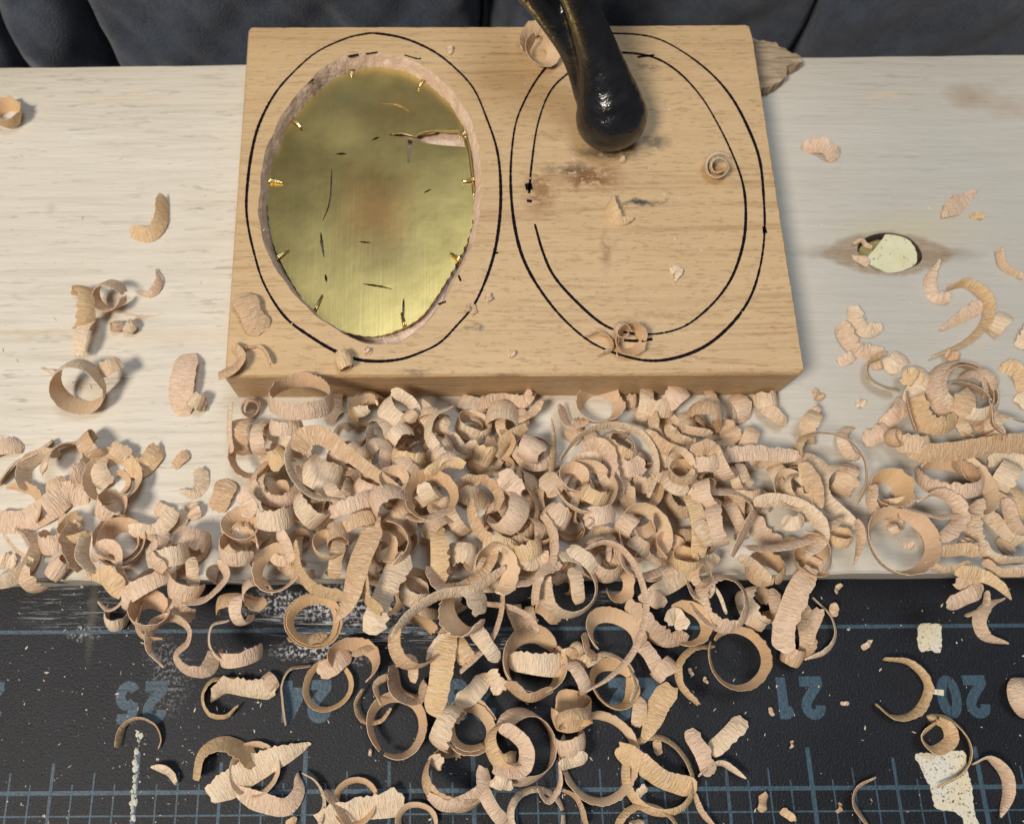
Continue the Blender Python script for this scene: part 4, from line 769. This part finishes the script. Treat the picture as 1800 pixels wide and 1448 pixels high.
strip(1206, 1284, 1232, 1350, 30, 80); P(16, (20, 55), [(1230, 1362), (1268, 1342), (1308, 1366)], tp=(.1, .4)); K(1052, 1330, 67, 17, 7, 90, 110, -320, lab='largest thin hoop shaving on black mat'); K(1158, 1362, 60, 17, 7, 90, 120, -335, lab='thin hoop shaving beside the largest hoop on mat'); P(40, (52, 60), [(1088, 1318), (1125, 1342), (1165, 1370), (1222, 1386)], 3, z=1, lab='broad fringed strip lying inside the two mat hoops'); P(14, 75, [(1152, 1302), (1160, 1325)]); P(14, 75, [(1122, 1398), (1134, 1382)])
K(925, 1312, 58, 36, 30, 10, 150, -265, tp=(.1, .1), lab='large fluted crescent shaving wrapped around a curl on mat'); K(890, 1312, 36, 38, 38, 30, 60, 250); P(30, (55, 45), [(880, 1280), (905, 1290), (925, 1315), (915, 1350), (870, 1352)], 3, z=2)
K(1003, 1250, 33, 42, 58, 92, 190, 300, z=1); strip(972, 1270, 1036, 1258, 24, 50, z=4); strip(975, 1310, 1032, 1300, 44, 40); P(24, 60, [(985, 1345), (1030, 1330)])
K(800, 1368, 54, 44, 38, 60, 70, 250, lab='large scroll-shaped shaving at the lower mat edge of the pile'); P(30, (40, 60), [(755, 1400), (790, 1418), (845, 1390), (850, 1350)], z=2); strip(845, 1380, 885, 1440, 26, 80); P(24, 60, [(760, 1330), (775, 1345)]); P(24, 60, [(866, 1375), (900, 1378)])
K(625, 1408, 35, 15, 8, 90, 0, 345, z=1); P(42, (66, 70), [(562, 1446), (610, 1428), (665, 1416), (706, 1410)], 5, tp=(.2, .05), lab='broad flat strip lying through a ring near numeral 24 line'); P(14, (5, 25), [(533, 1358), (556, 1374), (570, 1408), (562, 1448)], tp=(.4, .1)); P(16, 35, [(572, 1390), (595, 1420), (615, 1450)], z=2)
P(36, (35, 20), [(346, 1368), (356, 1325), (392, 1306), (430, 1322), (442, 1342)], 2, tp=(.2, .1)); K(448, 1352, 41, 14, 8, 90, -90, 330); P(36, (70, 50), [(420, 1392), (462, 1410), (500, 1418), (524, 1392), (522, 1362)], 2, tp=(.2, .4)); P(46, 76, [(372, 1398), (425, 1364), (480, 1336), (541, 1308)], 8, z=3, tp=(.15, .5), lab='broad flat diagonal shaving strip on mat below numeral 25')
P(13, 5, [(206, 1312), (216, 1278), (243, 1262), (272, 1274), (282, 1298), (278, 1314)], tp=(.1, .3), lab='half-ring shaving standing alone below numeral 25'); P(21, (60, 45), [(266, 1348), (292, 1352), (309, 1374)], 3, tp=(.5, .2), lab='small pale crescent flake alone on mat by glue crumbs')
K(733, 1447, 32, 14, 8, 90, 0, 345); K(945, 1438, 48, 16, 8, 90, 20, 345); P(15, 10, [(985, 1386), (1015, 1404), (1030, 1450)]); P(15, 12, [(946, 1384), (964, 1406), (984, 1378), (982, 1340)], tp=(.1, .5)); K(1140, 1480, 58, 15, 8, 90, 20, 330); P(12, 20, [(1110, 1448), (1128, 1442)]); P(15, (10, 40), [(1222, 1394), (1234, 1428), (1262, 1458)], tp=(.1, .4)); P(14, 60, [(505, 1448), (520, 1440)])
P(16, (4, 16), [(1556, 1158), (1600, 1166), (1631, 1206), (1612, 1252), (1572, 1260), (1540, 1238)], lab='open C-shaped shaving on mat beside numeral 20'); P(20, (30, 10), [(1640, 1272), (1618, 1294), (1640, 1318), (1670, 1302), (1666, 1276), (1640, 1262), (1672, 1264), (1702, 1296), (1708, 1330), (1690, 1360), (1652, 1380)], tp=(.05, .35), lab='shaving with tight curl and long tail over the masking tape')
P(19, (10, 30), [(1712, 1342), (1738, 1332), (1766, 1360), (1775, 1396), (1760, 1432)], tp=(.3, .3), lab='crescent shaving on mat beside the masking tape'); P(24, (25, 40), [(1536, 1366), (1508, 1386), (1502, 1416), (1528, 1452)], tp=(.4, .3), lab='crescent shaving alone on the mat grid squares'); K(1806, 1225, 30, 22, 20, 0, 90, 250)
P(20, (15, 30), [(1766, 1052), (1738, 1062), (1720, 1088), (1734, 1118), (1770, 1130)], tp=(.4, .3), lab='crescent shaving on mat off the knot-side board edge'); P(24, (62, 70), [(1680, 1004), (1728, 1012), (1776, 1050)], 4, tp=(.1, .6)); P(28, (60, 66), [(1668, 1062), (1700, 1050), (1722, 1036)], 2); P(24, 62, [(1684, 1022), (1702, 1030), (1722, 1040)]); P(10, 20, [(1700, 1082), (1728, 1066), (1734, 1040)])
for x, y, w_, a in ((1342, 1408, 24, 80), (1386, 1432, 20, -35), (1525, 1132, 15, 40), (1473, 1034, 12, 55), (1476, 1420, 12, 70), (1392, 1308, 9, 80), (1356, 1250, 10, -60), (1486, 1236, 10, 0), (1214, 1180, 9, -60), (1240, 1195, 8, -60), (651, 1322, 8, 80)):
    L_ = w_ * .7; P(w_ * .7, 72, [(x - L_ * math.cos(rad(a)), y + L_ * math.sin(rad(a))), (x + L_ * math.cos(rad(a)), y - L_ * math.sin(rad(a)))], tp=(.1, .25 if w_ > 12 else .1))

# --- settle each on what lies below, then link it
def zone(px, py):
    if on_block(px, py): return 'on the marked maple block'
    if py < 1012:
        if px < 260 and py > 760: return 'in the heap on pine beside the brass-plate end'
        if px < 430: return 'on bare pine beside the brass-plate end'
        if px > 1400 and py < 640: return 'on bare pine around the knot hole'
        if px > 1590: return 'in the heap on pine below the knot hole'
        if px > 1400: return 'on pine between pile and knot-hole heap'
        if py < 770: return 'in the pile touching the block front'
        return 'in the thick of the pile before the block'
    for n_, x_ in ((25, 262), (24, 543), (23, 830), (22, 1120), (21, 1409), (20, 1690)):
        if abs(px - x_) <= 150:
            return ('on mat between board edge and numeral %d' % n_) if py < 1175 else ('on mat by numeral %d' % n_ if py < 1275 else 'on the mat grid past numeral %d' % n_)
    return 'on the black mat'
def describe(s, L, w):
    size = 'tiny' if L < .006 else 'small' if L < .013 else 'medium' if L < .022 else 'long' if L < .035 else 'very long'
    wd_ = 'narrow' if w < .0014 else 'broad' if w > .0028 else ''
    if isinstance(s, K_):
        a = abs(s.sw)
        shp = 'wound spiral' if a > 500 else 'closed ring' if a > 300 and s.tilt < 35 else 'tipped ring' if a > 300 and s.tilt < 65 else 'rolled tube' if a > 300 else 'open C-curl' if a > 200 else 'half curl' if a > 110 else 'arched flake' if a > 60 else 'flat strip'
    else:
        ln = sum(s.lean) / 2
        shp = ('flat chip' if L < .006 else 'flat flake' if L < .012 else 'flat ribbon') if ln > 55 else ('leaning flake' if L < .009 else 'leaning ribbon') if ln > 30 else 'upright curved ribbon'
    return ' '.join(x for x in (size, wd_, shp) if x)
REC = []
GROUP = 'curled maple shavings around the block'
def cells(pts):
    i = np.clip(((pts[:, 0] - GX0) / GC).astype(int), 0, GNX - 1); j = np.clip(((pts[:, 1] - GY0) / GC).astype(int), 0, GNY - 1); return i * GNY + j
for si, s in enumerate(SH):
    px, py = s.px(); ob = on_block(px, py); base = HFB if ob else HF
    z = (Z_BLOCK if ob else Z_BOARD if py < 1013 else 0) + .002
    thick = .00034 if s.w > 19 else .00029 if s.w > 14 else .00024
    for it in range(4):
        c, C, Wd, N, w = s.build(z, 1000 + si)
        A, B, off = ribbon_arrays(C, Wd, N, w, thick, 5000 + si, 1.0)
        pts = np.vstack([A.reshape(-1, 3), B.reshape(-1, 3)]) + np.array(c)
        cl_ = cells(pts); uq, inv = np.unique(cl_, return_inverse=True); mn = np.full(len(uq), 9.0); np.minimum.at(mn, inv, pts[:, 2])
        gap = base.ravel()[uq] - mn
        pct = 88 if FILL0 <= si < FILL1 else 90
        dz = np.percentile(gap, pct)
        flo = (np.where(ONB, Z_BLOCK, 0).ravel()[uq] if ob else np.where(gy[None, :] > fy[:, None], Z_BOARD, 0).ravel()[uq]) - mn
        dz = max(dz, np.percentile(flo, 97))
        if s.z and s.z > 6: dz = max(dz, flo.max() + s.z * .001)
        dz = min(dz, flo.max() + .011)      # the heap never grows taller than the one in the photograph
        if abs(dz) < .0001 and it: break
        z = z + dz
    cc = np.array(c); pts[:, 2] += 0
    mx = np.full(len(uq), -9.0); np.maximum.at(mx, inv, pts[:, 2]); hv = HF.ravel(); hv[uq] = np.maximum(hv[uq], mx); HF = hv.reshape(GNX, GNY)
    if ob: hv = HFB.ravel(); hv[uq] = np.maximum(hv[uq], mx); HFB = hv.reshape(GNX, GNY)
    zmin = float(pts[:, 2].min()); org = np.array([cc[0], cc[1], zmin])
    L = float(np.linalg.norm(np.diff(C, axis=0), axis=1).sum()); wmm = float(np.max(w))
    REC.append(dict(s=s, A=A + cc, B=B + cc, off=off, C=C, org=org, L=L, w=wmm, fill=FILL0 <= si < FILL1, px=px, py=py, size=L * wmm + (1 if s.lab else 0)))
# the 300 that show largest are things of their own, loose flat bits are chips, the rest of the heap is stuff
TINTS = (('pinkish', (.86, .635, .46, 1)), ('cream', (.91, .735, .525, 1)), ('tan', (.72, .485, .28, 1)), ('golden', (.83, .585, .315, 1)))
loose = [r for r in REC if not r['fill'] and r['L'] * r['w'] < 1.6e-5 and not r['s'].lab and isinstance(r['s'], P_) and sum(r['s'].lean) > 100]
rest = sorted([r for r in REC if not r['fill'] and r not in loose], key=lambda r: -r['size'])
heap = rest[300:] + [r for r in REC if r['fill']]
tr_ = random.Random(3)
for r in rest[:300] + loose:
    s = r['s']; chip = r in loose; nm = 'wood_chip' if chip else 'wood_shaving'
    me = ribbon_mesh(nm, r['A'] - r['org'], r['B'] - r['org'], r['off'], r['C'])
    o = bpy.data.objects.new(nm, me); COL.objects.link(o); o.location = r['org']
    tn, tc = tr_.choices(TINTS, (5, 4, 2, 2))[0]; o.color = tc
    kind_ = describe(s, r['L'], r['w'])
    if chip: kind_ = kind_.replace('flat flake', 'flat bit').replace('flat chip', 'flat bit')
    lab = s.lab or '%s %s %s %s' % (tn, kind_, 'chip' if chip else 'shaving', zone(r['px'], r['py']))
    tag(o, lab, 'wood chip' if chip else 'wood shaving', 'loose flat maple chips' if chip else GROUP)
VV, FF, UV_, MI = [], [], [], []; vb = 0
for q_, r in enumerate(heap):
    me = ribbon_mesh('tmp', r['A'], r['B'], r['off'], r['C']); nv, npo = len(me.vertices), len(me.polygons)
    v = np.empty(nv * 3); me.vertices.foreach_get('co', v); f = np.empty(npo * 4, np.int32); me.loops.foreach_get('vertex_index', f); u = np.empty(npo * 8, np.float32); me.uv_layers[0].data.foreach_get('uv', u); mi = np.empty(npo, np.int32); me.polygons.foreach_get('material_index', mi)
    u = u.reshape(-1, 2); u[:, 0] += 61.7 * q_; VV.append(v.reshape(-1, 3)); FF.append(f.reshape(-1, 4) + vb); UV_.append(u); MI.append(mi); vb += nv; bpy.data.meshes.remove(me)
V_, F_, U_, I_ = np.vstack(VV), np.vstack(FF), np.vstack(UV_), np.concatenate(MI)
me = bpy.data.meshes.new('shaving_heap'); me.vertices.add(len(V_)); me.vertices.foreach_set('co', V_.ravel()); me.loops.add(F_.size); me.polygons.add(len(F_))
me.loops.foreach_set('vertex_index', F_.ravel()); me.polygons.foreach_set('loop_start', np.arange(0, F_.size, 4, dtype=np.int32)); me.polygons.foreach_set('loop_total', np.full(len(F_), 4, np.int32)); me.polygons.foreach_set('material_index', I_); me.polygons.foreach_set('use_smooth', np.ones(len(F_), bool))
me.uv_layers.new(name='UVMap').data.foreach_set('uv', U_.ravel()); me.materials.append(M_OUT); me.materials.append(M_IN); me.update(calc_edges=True)
hp = bpy.data.objects.new('shaving_heap', me); COL.objects.link(hp); hp.color = (.81, .595, .39, 1)
tag(hp, 'small jumbled shavings and curls filling the heap between larger ones', 'wood shavings', kind='stuff')
print('SHAVINGS', len(rest[:300]), 'CHIPS', len(loose), 'HEAP', len(heap))

# ------------------------------------------------------------------ sawdust specks nobody could count
V, F = [], []; dr = random.Random(5)
def speck(px, py, z, s):
    p = U(px, py, z); b = len(V); a = dr.uniform(0, 6.28); l = s * dr.uniform(.6, 2.2); w = s * dr.uniform(.3, .8); ca, sa = math.cos(a), math.sin(a)
    for u_, v_, h in ((-l, -w * .3, .25), (l * .2, -w, .1), (l, w * .2, .5), (-l * .3, w, .2), (0, 0, .9)):
        V.append((p.x + u_ * ca - v_ * sa, p.y + u_ * sa + v_ * ca, z + .00003 + h * s * .7))
    F.extend([(b, b + 1, b + 4), (b + 1, b + 2, b + 4), (b + 2, b + 3, b + 4), (b + 3, b, b + 4)])
for _ in range(1700):
    x, y = dr.uniform(-20, 1820), dr.uniform(1025, 1460)
    if x > 480 and dr.random() < .6: continue
    speck(x, y, 0, dr.choice((.00003, .00004, .00004, .00006, .00006, .00009, .00013, .0002)))
for _ in range(420):
    x, y = dr.uniform(0, 1800), 130 + 880 * dr.random() ** .6
    if on_block(x, y) or (380 < x < 1430 and y < 690): continue
    speck(x, y, Z_BOARD, dr.choice((.00005, .00008, .0001, .00016, .00026)))
for _ in range(300):
    x, y = dr.uniform(410, 1400), 60 + 590 * dr.random() ** .35
    if not on_block(x, y) or ((x - 655) / 195) ** 2 + ((y - 345) / 262) ** 2 < 1: continue
    speck(x, y, Z_BLOCK, dr.choice((.00005, .00007, .0001, .00015, .00022)))
for _ in range(30):
    speck(dr.gauss(715, 35), dr.gauss(598, 6), Z_BLOCK - .0004, .0002)
tag(mesh_obj('sawdust', V, F, M_DUST), 'fine pale sawdust specks sprinkled over mat, board and block', 'sawdust', kind='stuff')
